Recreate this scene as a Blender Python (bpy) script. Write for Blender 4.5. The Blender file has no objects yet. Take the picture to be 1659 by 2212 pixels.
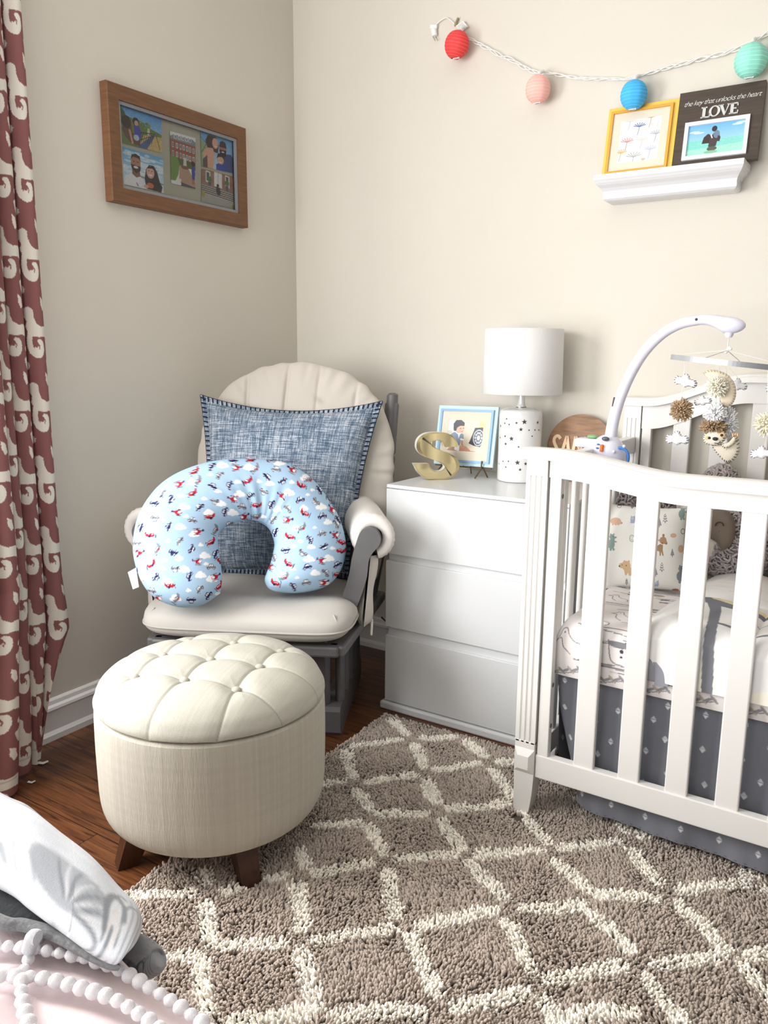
import bpy, bmesh, math, random
import numpy as np
from mathutils import Vector, Matrix
from math import sin, cos, pi, radians, sqrt, atan2
RS = np.random.RandomState(7); random.seed(7)
COL = bpy.context.scene.collection

# ------------------------------------------------------------------ camera model (measured from the photo)
CW, CH = 1659, 2212
FPX = 1720.34
YAW, PITCH, ROLL = 0.5731550, 0.1928307, -0.0081971
CAM = np.array([2.13688, -2.63649, 1.18828])
def _camrot():
    f = np.array([-sin(YAW)*cos(PITCH), cos(YAW)*cos(PITCH), -sin(PITCH)])
    r = np.array([cos(YAW), sin(YAW), 0.0]); d = np.cross(f, r)
    return np.array([r*cos(ROLL)+d*sin(ROLL), -r*sin(ROLL)+d*cos(ROLL), f])
MR = _camrot()
def ray(u, v): return np.array([(u-CW/2)/FPX, (v-CH/2)/FPX, 1.0]) @ MR
def at(u, v, ax, val):
    """measured point: where the sight line of a photo point meets the plane axis=val"""
    d = ray(u, v); return CAM + (val-CAM[ax])/d[ax]*d
def atp(u, v, p0, n):
    d = ray(u, v); return CAM + np.dot(np.array(p0)-CAM, n)/np.dot(d, n)*d
def pix(P):
    q = (np.asarray(P, float)-CAM) @ MR.T
    return np.stack([CW/2+FPX*q[..., 0]/q[..., 2], CH/2+FPX*q[..., 1]/q[..., 2]], -1)

# ------------------------------------------------------------------ colours and materials
def lin(c):
    c = np.asarray(c, float)/255.0
    return np.where(c <= .04045, c/12.92, ((c+.055)/1.055)**2.4)
def L4(c): return tuple(lin(c))+(1.0,)
def nd(nt, t, **kw):
    n = nt.nodes.new(t)
    for k, v in kw.items():
        if k in n.inputs.keys(): n.inputs[k].default_value = v
        else: setattr(n, k, v)
    return n
_mats = {}
def M(name, c=(200, 200, 200), rough=.5, metal=0, attr=False, bump=0, bscale=200, var=0, vscale=4, spec=.5, sheen=0, coat=0, sub=0, stretch=None, trans=0):
    if name in _mats: return _mats[name]
    m = bpy.data.materials.new(name); m.use_nodes = True; nt = m.node_tree
    b = nt.nodes['Principled BSDF']
    b.inputs['Roughness'].default_value = rough; b.inputs['Metallic'].default_value = metal
    b.inputs['Specular IOR Level'].default_value = spec
    b.inputs['Base Color'].default_value = L4(c)
    if sheen: b.inputs['Sheen Weight'].default_value = sheen
    if coat: b.inputs['Coat Weight'].default_value = coat
    if trans: b.inputs['Transmission Weight'].default_value = trans
    if sub:
        b.inputs['Subsurface Weight'].default_value = sub; b.inputs['Subsurface Radius'].default_value = (.02, .02, .02); b.inputs['Subsurface Scale'].default_value = .3
    tc = nd(nt, 'ShaderNodeTexCoord'); vec = tc.outputs['Object']
    if stretch:
        mp = nd(nt, 'ShaderNodeMapping'); mp.inputs['Scale'].default_value = stretch
        nt.links.new(vec, mp.inputs['Vector']); vec = mp.outputs['Vector']
    col = None
    if attr:
        a = nd(nt, 'ShaderNodeAttribute', attribute_name='Col'); col = a.outputs['Color']
    if var:
        n = nd(nt, 'ShaderNodeTexNoise', Scale=vscale, Detail=5.0); nt.links.new(vec, n.inputs['Vector'])
        r = nd(nt, 'ShaderNodeMapRange'); r.inputs[1].default_value = .3; r.inputs[2].default_value = .7
        r.inputs[3].default_value = 1-var; r.inputs[4].default_value = 1+var*.5
        nt.links.new(n.outputs['Fac'], r.inputs[0])
        mx = nd(nt, 'ShaderNodeMix', data_type='RGBA', blend_type='MULTIPLY'); mx.inputs[0].default_value = 1
        if col is None: mx.inputs[6].default_value = L4(c)
        else: nt.links.new(col, mx.inputs[6])
        nt.links.new(r.outputs[0], mx.inputs[7]); col = mx.outputs[2]
    if col is not None: nt.links.new(col, b.inputs['Base Color'])
    if bump:
        n = nd(nt, 'ShaderNodeTexNoise', Scale=bscale, Detail=3.0); nt.links.new(vec, n.inputs['Vector'])
        bp = nd(nt, 'ShaderNodeBump', Strength=bump, Distance=.002); nt.links.new(n.outputs['Fac'], bp.inputs['Height'])
        nt.links.new(bp.outputs['Normal'], b.inputs['Normal'])
    _mats[name] = m; return m

# ------------------------------------------------------------------ painter: colour fields later read by mesh vertices
class Canvas:
    def __init__(s, w, h, bg=(255, 255, 255), x0=0, y0=0, x1=None, y1=None):
        s.w, s.h = w, h; s.x0, s.y0 = x0, y0; s.x1 = w if x1 is None else x1; s.y1 = h if y1 is None else y1
        s.a = np.zeros((h, w, 3), np.float32); s.a[:] = np.array(bg)/255.
        xs = s.x0+(np.arange(w)+.5)/w*(s.x1-s.x0); ys = s.y0+(np.arange(h)+.5)/h*(s.y1-s.y0)
        s.xs, s.ys = xs, ys
    def win(s, x0, y0, x1, y1):
        fx = s.w/(s.x1-s.x0); fy = s.h/(s.y1-s.y0)
        i0 = max(0, int((x0-s.x0)*fx)-1); i1 = min(s.w, int((x1-s.x0)*fx)+2)
        j0 = max(0, int((y0-s.y0)*fy)-1); j1 = min(s.h, int((y1-s.y0)*fy)+2)
        if i1 <= i0 or j1 <= j0: return None
        X, Y = np.meshgrid(s.xs[i0:i1], s.ys[j0:j1]); return i0, i1, j0, j1, X, Y
    def put(s, w, m, c, al=1.0):
        i0, i1, j0, j1 = w[:4]; v = s.a[j0:j1, i0:i1]; c = np.array(c)/255.
        k = (m.astype(np.float32)*al)[..., None]; v[:] = v*(1-k)+c*k
    def poly(s, pts, c, al=1.0):
        P = np.array(pts, float); w = s.win(P[:, 0].min(), P[:, 1].min(), P[:, 0].max(), P[:, 1].max())
        if w is None: return
        X, Y = w[4], w[5]; m = np.zeros(X.shape, bool); n = len(P)
        for i in range(n):
            x1, y1 = P[i]; x2, y2 = P[(i+1) % n]
            if y1 == y2: continue
            m ^= ((y1 > Y) != (y2 > Y)) & (X < (x2-x1)*(Y-y1)/(y2-y1)+x1)
        s.put(w, m, c, al)
    def ell(s, cx, cy, rx, ry, c, al=1.0, rot=0):
        R = max(rx, ry); w = s.win(cx-R, cy-R, cx+R, cy+R)
        if w is None: return
        dx, dy = w[4]-cx, w[5]-cy; cr, sr = cos(rot), sin(rot)
        s.put(w, ((dx*cr+dy*sr)/rx)**2+((-dx*sr+dy*cr)/ry)**2 < 1, c, al)
    def line(s, pts, wd, c, al=1.0):
        P = np.array(pts, float)
        wl = np.interp(np.linspace(0, 1, len(P)), np.linspace(0, 1, len(wd)), wd) if np.ndim(wd) else [wd]*len(P)
        for i in range(len(P)-1):
            a, b = P[i], P[i+1]; r = max(wl[i], wl[i+1])/2
            w = s.win(min(a[0], b[0])-r, min(a[1], b[1])-r, max(a[0], b[0])+r, max(a[1], b[1])+r)
            if w is None: continue
            d = b-a; L = max(d@d, 1e-12); t = np.clip(((w[4]-a[0])*d[0]+(w[5]-a[1])*d[1])/L, 0, 1)
            rr = (wl[i]*(1-t)+wl[i+1]*t)/2
            s.put(w, (w[4]-a[0]-t*d[0])**2+(w[5]-a[1]-t*d[1])**2 < rr*rr, c, al)
    def vgrad(s, c0, c1):
        t = np.linspace(0, 1, s.h)[:, None, None]; s.a[:] = np.array(c0)/255.*(1-t)+np.array(c1)/255.*t
    def noise(s, amt, cell=1):
        n = RS.rand(s.h//cell+1, s.w//cell+1).repeat(cell, 0).repeat(cell, 1)[:s.h, :s.w, None]
        s.a *= (1+amt*(n-.5))
    def sample(s, x, y):
        """linear RGB at canvas coordinates (bilinear)"""
        fx = np.clip((x-s.x0)/(s.x1-s.x0)*s.w-.5, 0, s.w-1.001); fy = np.clip((y-s.y0)/(s.y1-s.y0)*s.h-.5, 0, s.h-1.001)
        i, j = fx.astype(int), fy.astype(int); a, b = (fx-i)[..., None], (fy-j)[..., None]; A = s.a
        v = (A[j, i]*(1-a)+A[j, i+1]*a)*(1-b)+(A[j+1, i]*(1-a)+A[j+1, i+1]*a)*b
        return lin(np.clip(v, 0, 1)*255)

# ------------------------------------------------------------------ mesh builder
WO = {}   # world origin of every object made
class MB:
    def __init__(s): s.v = []; s.n = 0; s.f = []; s.c = []; s.hascol = False
    def add(s, V, F, mid=0, col=None, smooth=True):
        V = np.asarray(V, float).reshape(-1, 3)
        s.v.append(V)
        if isinstance(F, np.ndarray): s.f.append((F.astype(np.int64)+s.n, mid, smooth))
        else:
            for k in set(len(q) for q in F):
                s.f.append((np.array([q for q in F if len(q) == k], np.int64)+s.n, mid, smooth))
        if col is None: s.c.append(np.ones((len(V), 3)))
        else:
            s.hascol = True; col = np.asarray(col, float); s.c.append(np.broadcast_to(col, (len(V), 3)) if col.ndim == 1 else col.reshape(-1, 3))
        s.n += len(V); return s
    def grid(s, P, cu=False, cv=False, mid=0, col=None, flip=False, smooth=True):
        P = np.asarray(P, float); m, n = P.shape[:2]; idx = np.arange(m*n).reshape(m, n)
        if cu: idx = np.vstack([idx, idx[:1]])
        if cv: idx = np.hstack([idx, idx[:, :1]])
        a, b, c, d = idx[:-1, :-1], idx[1:, :-1], idx[1:, 1:], idx[:-1, 1:]
        F = np.stack([a, b, c, d] if not flip else [a, d, c, b], -1).reshape(-1, 4)
        return s.add(P, F, mid, None if col is None else np.asarray(col), smooth)
    def box(s, c, d, rot=None, bev=.003, mid=0, col=None, seg=2):
        bm = bmesh.new(); bmesh.ops.create_cube(bm, size=1)
        for v in bm.verts: v.co = Vector((v.co.x*d[0], v.co.y*d[1], v.co.z*d[2]))
        if bev: bmesh.ops.bevel(bm, geom=bm.edges[:], offset=min(bev, min(d)*.45), segments=seg, profile=.5, affect='EDGES')
        V = np.array([v.co[:] for v in bm.verts]); bm.verts.index_update()
        F = [tuple(v.index for v in f.verts) for f in bm.faces]; bm.free()
        if rot is not None: V = V @ np.array(rot).T
        return s.add(V+np.array(c), F, mid, col, False)
    def bar(s, a, b, w, h, up=(0, 0, 1), bev=.002, mid=0, col=None):
        a, b = np.array(a, float), np.array(b, float); d = b-a; L = np.linalg.norm(d); z = d/L
        x = np.cross(up, z); 
        if np.linalg.norm(x) < 1e-6: x = np.array([1., 0, 0])
        x /= np.linalg.norm(x); y = np.cross(z, x)
        return s.box((a+b)/2, (w, h, L), np.stack([x, y, z], 1), bev, mid, col)
    def tube(s, P, r, seg=10, mid=0, col=None, cap=True, closed=False, flat=1.0):
        P = np.asarray(P, float); n = len(P); r = np.broadcast_to(np.asarray(r, float), (n,))
        if closed: T = np.roll(P, -1, 0)-np.roll(P, 1, 0)
        else: T = np.gradient(P, axis=0)
        T /= np.linalg.norm(T, axis=1)[:, None]+1e-12
        u = np.array([0, 0, 1.]) if abs(T[0][2]) < .9 else np.array([1., 0, 0])
        U = []
        for t in T:
            u = u-t*(u@t); u /= np.linalg.norm(u); U.append(u)
        U = np.array(U); W = np.cross(T, U); th = np.arange(seg)/seg*2*pi
        G = P[:, None]+(U[:, None]*np.cos(th)[None, :, None]+W[:, None]*np.sin(th)[None, :, None]*flat)*r[:, None, None]
        s.grid(G, cu=closed, cv=True, mid=mid, col=col)
        if cap and not closed:
            for k, fl in ((0, 0), (n-1, 1)):
                V = np.vstack([G[k], P[k]]); F = np.array([[i, (i+1) % seg, seg] if fl else [(i+1) % seg, i, seg] for i in range(seg)])
                s.add(V, F, mid, col)
        return s
    def lathe(s, prof, c=(0, 0, 0), seg=48, mid=0, col=None):
        p = np.array(prof, float); th = np.arange(seg)/seg*2*pi
        G = np.stack([p[:, None, 0]*np.cos(th), p[:, None, 0]*np.sin(th), np.broadcast_to(p[:, None, 1], (len(p), seg))], -1)+np.array(c)
        return s.grid(G, cv=True, mid=mid, col=col, flip=True)
    def prism(s, pts, f, d, mid=0, col=None, smooth=False):
        """pts 2-D outline; f maps (n,2)->(n,3); d the extrusion vector"""
        A = f(np.array(pts, float)); n = len(A); B = A+np.array(d)
        F = [tuple(range(n)), tuple(range(2*n-1, n-1, -1))]+[(i, i+n, (i+1) % n+n, (i+1) % n) for i in range(n)]
        return s.add(np.vstack([A, B]), F, mid, col, smooth)
    def ball(s, c, r, nu=10, nv=14, mid=0, col=None, rot=None):
        r = np.broadcast_to(np.asarray(r, float), (3,))
        a = np.linspace(0, pi, nu)[:, None]; b = (np.arange(nv)/nv*2*pi)[None]
        G = np.stack([np.sin(a)*np.cos(b), np.sin(a)*np.sin(b), np.cos(a)*np.ones_like(b)], -1)*r
        if rot is not None: G = G @ np.array(rot).T
        return s.grid(G+np.array(c), cv=True, mid=mid, col=col, flip=False)
    def build(s, name, mats, parent=None, origin=None, inv=True):
        V = np.vstack(s.v); me = bpy.data.meshes.new(name)
        if origin is None: origin = np.array([(V[:, 0].min()+V[:, 0].max())/2, (V[:, 1].min()+V[:, 1].max())/2, V[:, 2].min()])
        origin = np.array(origin); V = V-origin
        tot = sum(f[0].size for f in s.f); npoly = sum(len(f[0]) for f in s.f)
        me.vertices.add(len(V)); me.vertices.foreach_set('co', V.astype(np.float32).ravel())
        li = np.concatenate([f[0].ravel() for f in s.f]); me.loops.add(tot); me.loops.foreach_set('vertex_index', li.astype(np.int32))
        lt = np.concatenate([np.full(len(f[0]), f[0].shape[1]) for f in s.f]); ls = np.concatenate([[0], np.cumsum(lt)[:-1]])
        me.polygons.add(npoly); me.polygons.foreach_set('loop_start', ls.astype(np.int32)); me.polygons.foreach_set('loop_total', lt.astype(np.int32))
        me.polygons.foreach_set('material_index', np.concatenate([np.full(len(f[0]), f[1]) for f in s.f]).astype(np.int32))
        me.polygons.foreach_set('use_smooth', np.concatenate([np.full(len(f[0]), f[2]) for f in s.f]).astype(bool))
        me.update(calc_edges=True); me.validate()
        if s.hascol:
            a = me.color_attributes.new('Col', 'FLOAT_COLOR', 'POINT'); cc = np.ones((len(V), 4), np.float32); cc[:, :3] = np.vstack(s.c)
            a.data.foreach_set('color', cc.ravel())
        for m in (mats if isinstance(mats, (list, tuple)) else [mats]): me.materials.append(m)
        o = bpy.data.objects.new(name, me); COL.objects.link(o)
        WO[o.name] = origin
        if parent is None: o.location = origin
        else: o.parent = parent; o.location = origin-WO[parent.name]
        return o
def empty(name, loc):
    o = bpy.data.objects.new(name, None); COL.objects.link(o); o.location = loc; o.empty_display_size = .05
    WO[o.name] = np.array(loc, float); return o
def tag(o, label, cat, group=None, kind=None):
    o['label'] = label; o['category'] = cat
    if group: o['group'] = group
    if kind: o['kind'] = kind
    return o
def thing(name, loc, label, cat, group=None): return tag(empty(name, loc), label, cat, group)
def struct(o): o['kind'] = 'structure'; return o
def spline(P, n=40, closed=False):
    P = np.asarray(P, float); m = len(P); out = []
    if closed: Q = np.vstack([P[-1:], P, P[:2]]); segs = m
    else: Q = np.vstack([2*P[:1]-P[1:2], P, 2*P[-1:]-P[-2:-1]]); segs = m-1
    k = max(2, n//segs)
    for i in range(segs):
        a, b, c, d = Q[i:i+4]; t = np.linspace(0, 1, k, endpoint=False)[:, None]
        out.append(.5*(2*b+(c-a)*t+(2*a-5*b+4*c-d)*t**2+(3*b-a-3*c+d)*t**3))
    if not closed: out.append(P[-1:])
    return np.vstack(out)
def text_mesh(mb, txt, size, ext, f, mid=0, shear=0, offset=0, space=1.0, bev=0):
    """built-in lettering as geometry: f maps local (n,3) (x right, y up, z out) to world"""
    cu = bpy.data.curves.new('t', 'FONT'); cu.body = txt; cu.size = size; cu.extrude = ext; cu.shear = shear; cu.offset = offset
    cu.space_character = space; cu.align_x = 'CENTER'; cu.bevel_depth = bev; cu.resolution_u = 6
    o = bpy.data.objects.new('t', cu); COL.objects.link(o); bpy.context.view_layer.update()
    me = bpy.data.meshes.new_from_object(o.evaluated_get(bpy.context.evaluated_depsgraph_get()))
    V = np.array([v.co[:] for v in me.vertices]); F = [tuple(p.vertices) for p in me.polygons]
    bpy.data.objects.remove(o); bpy.data.curves.remove(cu); bpy.data.meshes.remove(me)
    mb.add(f(V), F, mid, None, False)
def smoothnoise(n, m, cell):
    """smooth random field (n,m) with feature size cell"""
    a = RS.rand(int(n/cell)+3, int(m/cell)+3); y = np.arange(n)/cell; x = np.arange(m)/cell
    i, j = y.astype(int), x.astype(int); u, v = (y-i)[:, None], (x-j)[None]; u = u*u*(3-2*u); v = v*v*(3-2*v)
    return (a[i][:, j]*(1-v)+a[i][:, j+1]*v)*(1-u)+(a[i+1][:, j]*(1-v)+a[i+1][:, j+1]*v)*u
# ================================================================== camera, light, world
cd = bpy.data.cameras.new('camera'); co = bpy.data.objects.new('camera', cd); COL.objects.link(co)
cd.sensor_fit = 'VERTICAL'; cd.sensor_height = 24; cd.lens = 24*FPX/CH; cd.clip_start = .02
R3 = Matrix((tuple(MR[0]), tuple(-MR[1]), tuple(-MR[2]))).transposed()
co.matrix_world = Matrix.Translation(Vector(CAM)) @ R3.to_4x4()
sc = bpy.context.scene; sc.camera = co
sc.view_settings.view_transform = 'Standard'; sc.view_settings.look = 'None'; sc.view_settings.exposure = -0.20; sc.view_settings.gamma = 1
sc.cycles.max_bounces = 6; sc.cycles.diffuse_bounces = 4; sc.cycles.use_denoising = True
w = bpy.data.worlds.new('world'); sc.world = w; w.use_nodes = True
bg = w.node_tree.nodes['Background']; bg.inputs[0].default_value = (.93, .97, 1, 1); bg.inputs[1].default_value = .07
def area(name, loc, target, sx, sy, power, col=(1, 1, 1)):
    l = bpy.data.lights.new(name, 'AREA'); l.shape = 'RECTANGLE'; l.size = sx; l.size_y = sy; l.energy = power; l.color = col
    o = bpy.data.objects.new(name, l); COL.objects.link(o); o.location = loc
    o.rotation_euler = (Vector(target)-Vector(loc)).to_track_quat('-Z', 'Y').to_euler(); return o
area('window_daylight', (-.1, -2.1, 1.35), (1.5, -.8, 1.0), 1.2, 1.2, 92, (1, 1, 1))
area('added_front_fill', (.9, -5.6, 1.25), (1.2, -.3, 1.0), 1.7, 1.5, 88, (1, 1, 1))  # added fill lamp behind the camera; no window is known there
area('added_ceiling_fill', (1.5, -3.3, 1.75), (1.4, -2.4, 2.75), 2.2, 2.2, 38, (1, 1, .99))  # added unseen lamp aimed up, brightens ceiling and upper walls

# ================================================================== room shell
def wallmat(name, c):
    m = M(name, c, .75, bump=.12, bscale=350, var=.03, vscale=1.5, spec=.2); return m
mw = wallmat('greige_wall_paint', (217, 211.5, 200.5))
H = 2.75
def slab(name, a, b, mat):
    mb = MB(); a, b = np.array(a), np.array(b); mb.box((a+b)/2, b-a, bev=0); return struct(mb.build(name, mat))
slab('wall_back', (-.1, 0, 0), (3.6, .1, H), mw)
# left wall with the window opening behind the curtain
mb = MB()
wy0, wy1, wz0, wz1 = -2.75, -1.48, .7, 2.1
for y0, y1, z0, z1 in ((wy1, 0, 0, H), (-3.6, wy0, 0, H), (wy0, wy1, 0, wz0), (wy0, wy1, wz1, H)):
    mb.box((-.05, (y0+y1)/2, (z0+z1)/2), (.1, y1-y0, z1-z0), bev=0)
struct(mb.build('wall_left', mw))
mtrim = M('white_trim_paint', (226, 224, 222), .35, bump=.03, bscale=60)
mb = MB()
for y0, y1, z0, z1 in ((wy0, wy1, wz0-.05, wz0), (wy0, wy1, wz1-.05, wz1), (wy0, wy0+.05, wz0, wz1), (wy1-.05, wy1, wz0, wz1), (wy0, wy1, 1.48, 1.52)):
    mb.box((-.05, (y0+y1)/2, (z0+z1)/2), (.06, y1-y0, z1-z0), bev=.004)
wf = struct(mb.build('window_1', mtrim))
ceil = slab('ceiling', (-.1, -5.0, H), (4.6, .1, H+.08), M('ceiling_paint', (240, 238, 234), .8))

# floor: hardwood planks running along the back wall
mf = bpy.data.materials.new('brown_hardwood_planks'); mf.use_nodes = True; nt = mf.node_tree; b = nt.nodes['Principled BSDF']
tc = nd(nt, 'ShaderNodeTexCoord')
br = nd(nt, 'ShaderNodeTexBrick'); br.offset = .37; br.inputs['Scale'].default_value = 1; br.inputs['Brick Width'].default_value = 1.1; br.inputs['Row Height'].default_value = .125
br.inputs['Mortar Size'].default_value = .0012; br.inputs['Color1'].default_value = (.1, .1, .1, 1); br.inputs['Color2'].default_value = (.9, .9, .9, 1); br.inputs['Mortar'].default_value = (0, 0, 0, 1)
nt.links.new(tc.outputs['Object'], br.inputs['Vector'])
mp = nd(nt, 'ShaderNodeMapping'); mp.inputs['Scale'].default_value = (4, 85, 1); nt.links.new(tc.outputs['Object'], mp.inputs['Vector'])
addv = nd(nt, 'ShaderNodeVectorMath', operation='MULTIPLY_ADD'); addv.inputs[1].default_value = (7, 7, 7)
nt.links.new(br.outputs['Color'], addv.inputs[0]); nt.links.new(mp.outputs['Vector'], addv.inputs[2])
nz = nd(nt, 'ShaderNodeTexNoise', Scale=1.0, Detail=6.0, Distortion=1.6); nt.links.new(addv.outputs[0], nz.inputs['Vector'])
rp = nd(nt, 'ShaderNodeValToRGB'); e = rp.color_ramp.elements
e[0].position = .32; e[0].color = L4((50, 27, 16)); e[1].position = .74; e[1].color = L4((126, 80, 46)); x = e.new(.46); x.color = L4((93, 54, 31))
nt.links.new(nz.outputs['Fac'], rp.inputs[0])
mx = nd(nt, 'ShaderNodeMix', data_type='RGBA', blend_type='MULTIPLY'); mx.inputs[0].default_value = 1
rr = nd(nt, 'ShaderNodeMapRange'); rr.inputs[3].default_value = .72; rr.inputs[4].default_value = 1.15
nt.links.new(br.outputs['Color'], rr.inputs[0]); nt.links.new(rp.outputs[0], mx.inputs[6]); nt.links.new(rr.outputs[0], mx.inputs[7])
mx2 = nd(nt, 'ShaderNodeMix', data_type='RGBA'); mx2.inputs[7].default_value = L4((30, 14, 8)); nt.links.new(br.outputs['Fac'], mx2.inputs[0]); nt.links.new(mx.outputs[2], mx2.inputs[6])
nt.links.new(mx2.outputs[2], b.inputs['Base Color']); b.inputs['Roughness'].default_value = .32
bp = nd(nt, 'ShaderNodeBump', Strength=.25, Distance=.002); nt.links.new(nz.outputs['Fac'], bp.inputs['Height']); nt.links.new(bp.outputs[0], b.inputs['Normal'])
slab('floor', (-.1, -5.6, -.08), (5.6, .1, 0), mf)

# baseboards with moulded top and shoe
prof = [(0, 0), (.022, 0), (.022, .018), (.018, .026), (.015, .03), (.015, .092), (.019, .098), (.017, .106), (.010, .112), (.008, .124), (.003, .13), (0, .13)]
mb = MB(); mb.prism(prof, lambda p: np.stack([p[:, 0], np.full(len(p), -3.6), p[:, 1]], 1), (0, 3.6, 0)); struct(mb.build('baseboard_left', mtrim))
mb = MB(); mb.prism(prof, lambda p: np.stack([np.full(len(p), .022), -p[:, 0], p[:, 1]], 1), (3.55, 0, 0)); struct(mb.build('baseboard_back', mtrim))
# ================================================================== dresser
mwh = M('white_lacquer', (220, 222, 223), .28, spec=.5)
DX0, DX1, DY = .752, 1.371, -.477
dr = thing('dresser', (1.065, -.25, 0), 'white three-drawer dresser between the glider and the crib', 'dresser')
mb = MB(); mb.box(((DX0+DX1)/2+.001, -.245, .4), (DX1-DX0-.008, .44, .745), bev=.001); mb.build('body', mwh, dr)
mb = MB(); mb.box(((DX0+DX1)/2, -.247, .7745), (DX1-DX0, .458, .011), bev=.0015); mb.build('top_panel', mwh, dr)
mb = MB(); mb.box(((DX0+DX1)/2-.007, -.25, .0135), (DX1-DX0+.015, .475, .027), bev=.006); mb.build('plinth', mwh, dr)
for z0, z1 in ((.549, .766), (.295, .524), (.031, .264)):
    mb = MB(); mb.box(((DX0+DX1)/2, DY+.0085, (z0+z1)/2), (DX1-DX0, .017, z1-z0), bev=.0015)
    mb.build('drawer_front', mwh, dr)
mb = MB()
for z0, z1 in ((.522, .551), (.262, .297)):
    P = [(DY+.016, z0), (DY+.03, z0+.001), (DY+.035, z1), (DY+.045, z1), (DY+.045, z0-.02), (DY+.016, z0-.02)]
    mb.prism(P, lambda p: np.stack([np.full(len(p), DX0+.006), p[:, 0], p[:, 1]], 1), (DX1-DX0-.012, 0, 0))
mb.build('finger_grip', mwh, dr)

# ================================================================== crib
mcr = M('white_crib_paint', (233, 231, 227), .38, var=.015, vscale=6)
CX0, CX1, CYF, CYB = 1.388, 2.79, -.84, -.06
crib = thing('crib', (2.09, -.45, 0), 'white wooden baby crib with wavy top rails beside the dresser', 'crib')
def topz(x, base, amp, d0=.20, L=.30):
    """rail height along the long side: flat at the post, then an S-shaped ease to the middle"""
    d = np.minimum(x-CX0, CX1-x); t = np.clip((d-.07)/L, 0, 1); return base+amp*(t*t*(3-2*t))
def long_side(yf, sgn, base, amp, th, rail_lo, aoff, aamp):
    """one long panel, its front face at yf; sgn -1 faces the room"""
    ym = yf-sgn*th/2
    z_cap = lambda x: topz(x, base, amp)
    # cap: rounded moulding swept along the wavy line
    xs = np.linspace(CX0-.012, CX1+.012, 90)
    pr = np.array([(-.034, .012), (-.034, .026), (-.031, .029), (-.026, .030), (-.022, .035), (-.012, .038), (.012, .038), (.022, .035), (.026, .030), (.031, .029), (.034, .026), (.034, .012)])
    G = np.stack([np.stack([np.full(len(pr), x), ym-sgn*0+pr[:, 0], z_cap(x)-.038+pr[:, 1]], 1) for x in xs])
    mb = MB(); mb.grid(G, cv=True, smooth=False)
    for k in (0, -1): mb.add(G[k], [tuple(range(len(pr)))] if k else [tuple(range(len(pr)))[::-1]])
    mb.build('top_rail', mcr, crib)
    # apron board under the cap
    xs = np.linspace(CX0+.056, CX1-.056, 70); zt = z_cap(xs)-.024; zb = topz(xs, base-aoff, aamp)
    o = np.vstack([np.stack([xs, zt], 1), np.stack([xs, zb], 1)[::-1]])
    V = np.stack([o[:, 0], np.full(len(o), ym+sgn*.012), o[:, 1]], 1); n = len(xs)
    B = V-np.array([0, sgn*.024, 0]); F = []
    for i in range(n-1):
        j, k = 2*n-1-i, 2*n-2-i; F += [(i, i+1, k, j), (i+2*n, j+2*n, k+2*n, i+1+2*n), (j, k, k+2*n, j+2*n)]
    mb = MB(); mb.add(np.vstack([V, B]), F, 0, None, False); mb.build('apron', mcr, crib)
    # bottom rail
    mb = MB(); mb.box(((CX0+CX1)/2, ym, rail_lo+.032), (CX1-CX0-.11, .026, .064), bev=.003); mb.build('bottom_rail', mcr, crib)
    # stiles and slats
    x = CX0+.058
    for xa in (x, CX1-.058-.029):
        mb = MB(); zt = float(topz(xa, base-aoff+.02, aamp)); mb.box((xa+.0145, ym, (rail_lo+.06+zt)/2), (.029, .0225, zt-rail_lo-.06), bev=.002); mb.build('stile', mcr, crib)
    xs0 = np.arange(1.541, CX1-.12, .1113)
    for xa in xs0:
        zt = float(topz(xa+.0255, base-aoff+.02, aamp)); mb = MB(); mb.box((xa+.0255, ym, (rail_lo+.06+zt)/2), (.051, .017, zt-rail_lo-.06), bev=.003); mb.build('slat', mcr, crib)
def post(x, y, sgn, top, s):
    """fluted square post with plinth block and sabre foot; s=+1 left post, -1 right"""
    w = .054; mb = MB()
    # cross-section with three grooves on the room face
    gx = []; yb = y-sgn*.05
    pts = [(0, 0)]
    for c in (.0135, .027, .0405): pts += [(c-.003, 0), (c-.0012, .004), (c+.0012, .004), (c+.003, 0)]
    pts += [(w, 0), (w, .05), (0, .05)]
    f = lambda z: (lambda p: np.stack([x+p[:, 0], y-sgn*p[:, 1], np.full(len(p), z)], 1))
    mb.prism(pts, f(.215), (0, 0, top-.065-.215))
    mb.box((x+w/2, y-sgn*.025, top-.0455), (w, .05, .042), bev=.0015)
    mb.box((x+w/2, y-sgn*.025, .17), (w, .05, .1), bev=.0015)
    # raised facet block
    fx = np.array([[0, .132], [w, .132], [w, .2], [0, .2]]); inn = np.array([[.012, .146], [w-.012, .146], [w-.012, .182], [.012, .182]])
    V = np.vstack([np.stack([x+fx[:, 0], np.full(4, y), fx[:, 1]], 1), np.stack([x+inn[:, 0], np.full(4, y+sgn*.011), inn[:, 1]], 1)])
    mb.add(V, [(0, 1, 5, 4), (1, 2, 6, 5), (2, 3, 7, 6), (3, 0, 4, 7), (4, 5, 6, 7)], 0, None, False)
    # sabre foot
    zs = np.linspace(.135, 0.002, 9); t = (zs-.135)/-.133
    G = []
    for z, k in zip(zs, t):
        xl = x+(.004*k if s > 0 else .016*k*k); xr = x+w-(.013*k*k if s > 0 else .004*k)
        y0 = y+sgn*.002*k*k; y1 = y-sgn*(.05-.012*k*k)
        G.append([(xl, y0, z), (xr, y0, z), (xr, y1, z), (xl, y1, z)])
    mb.grid(np.array(G), cv=True, smooth=False); mb.add(np.array(G[-1]), [(0, 1, 2, 3)])
    mb.build('post', mcr, crib)
long_side(CYF, -1, .976, -.036, .036, .124, .069, -.035)
long_side(CYB, -1, 1.068, .080, .036, .124, .099, .092)
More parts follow.
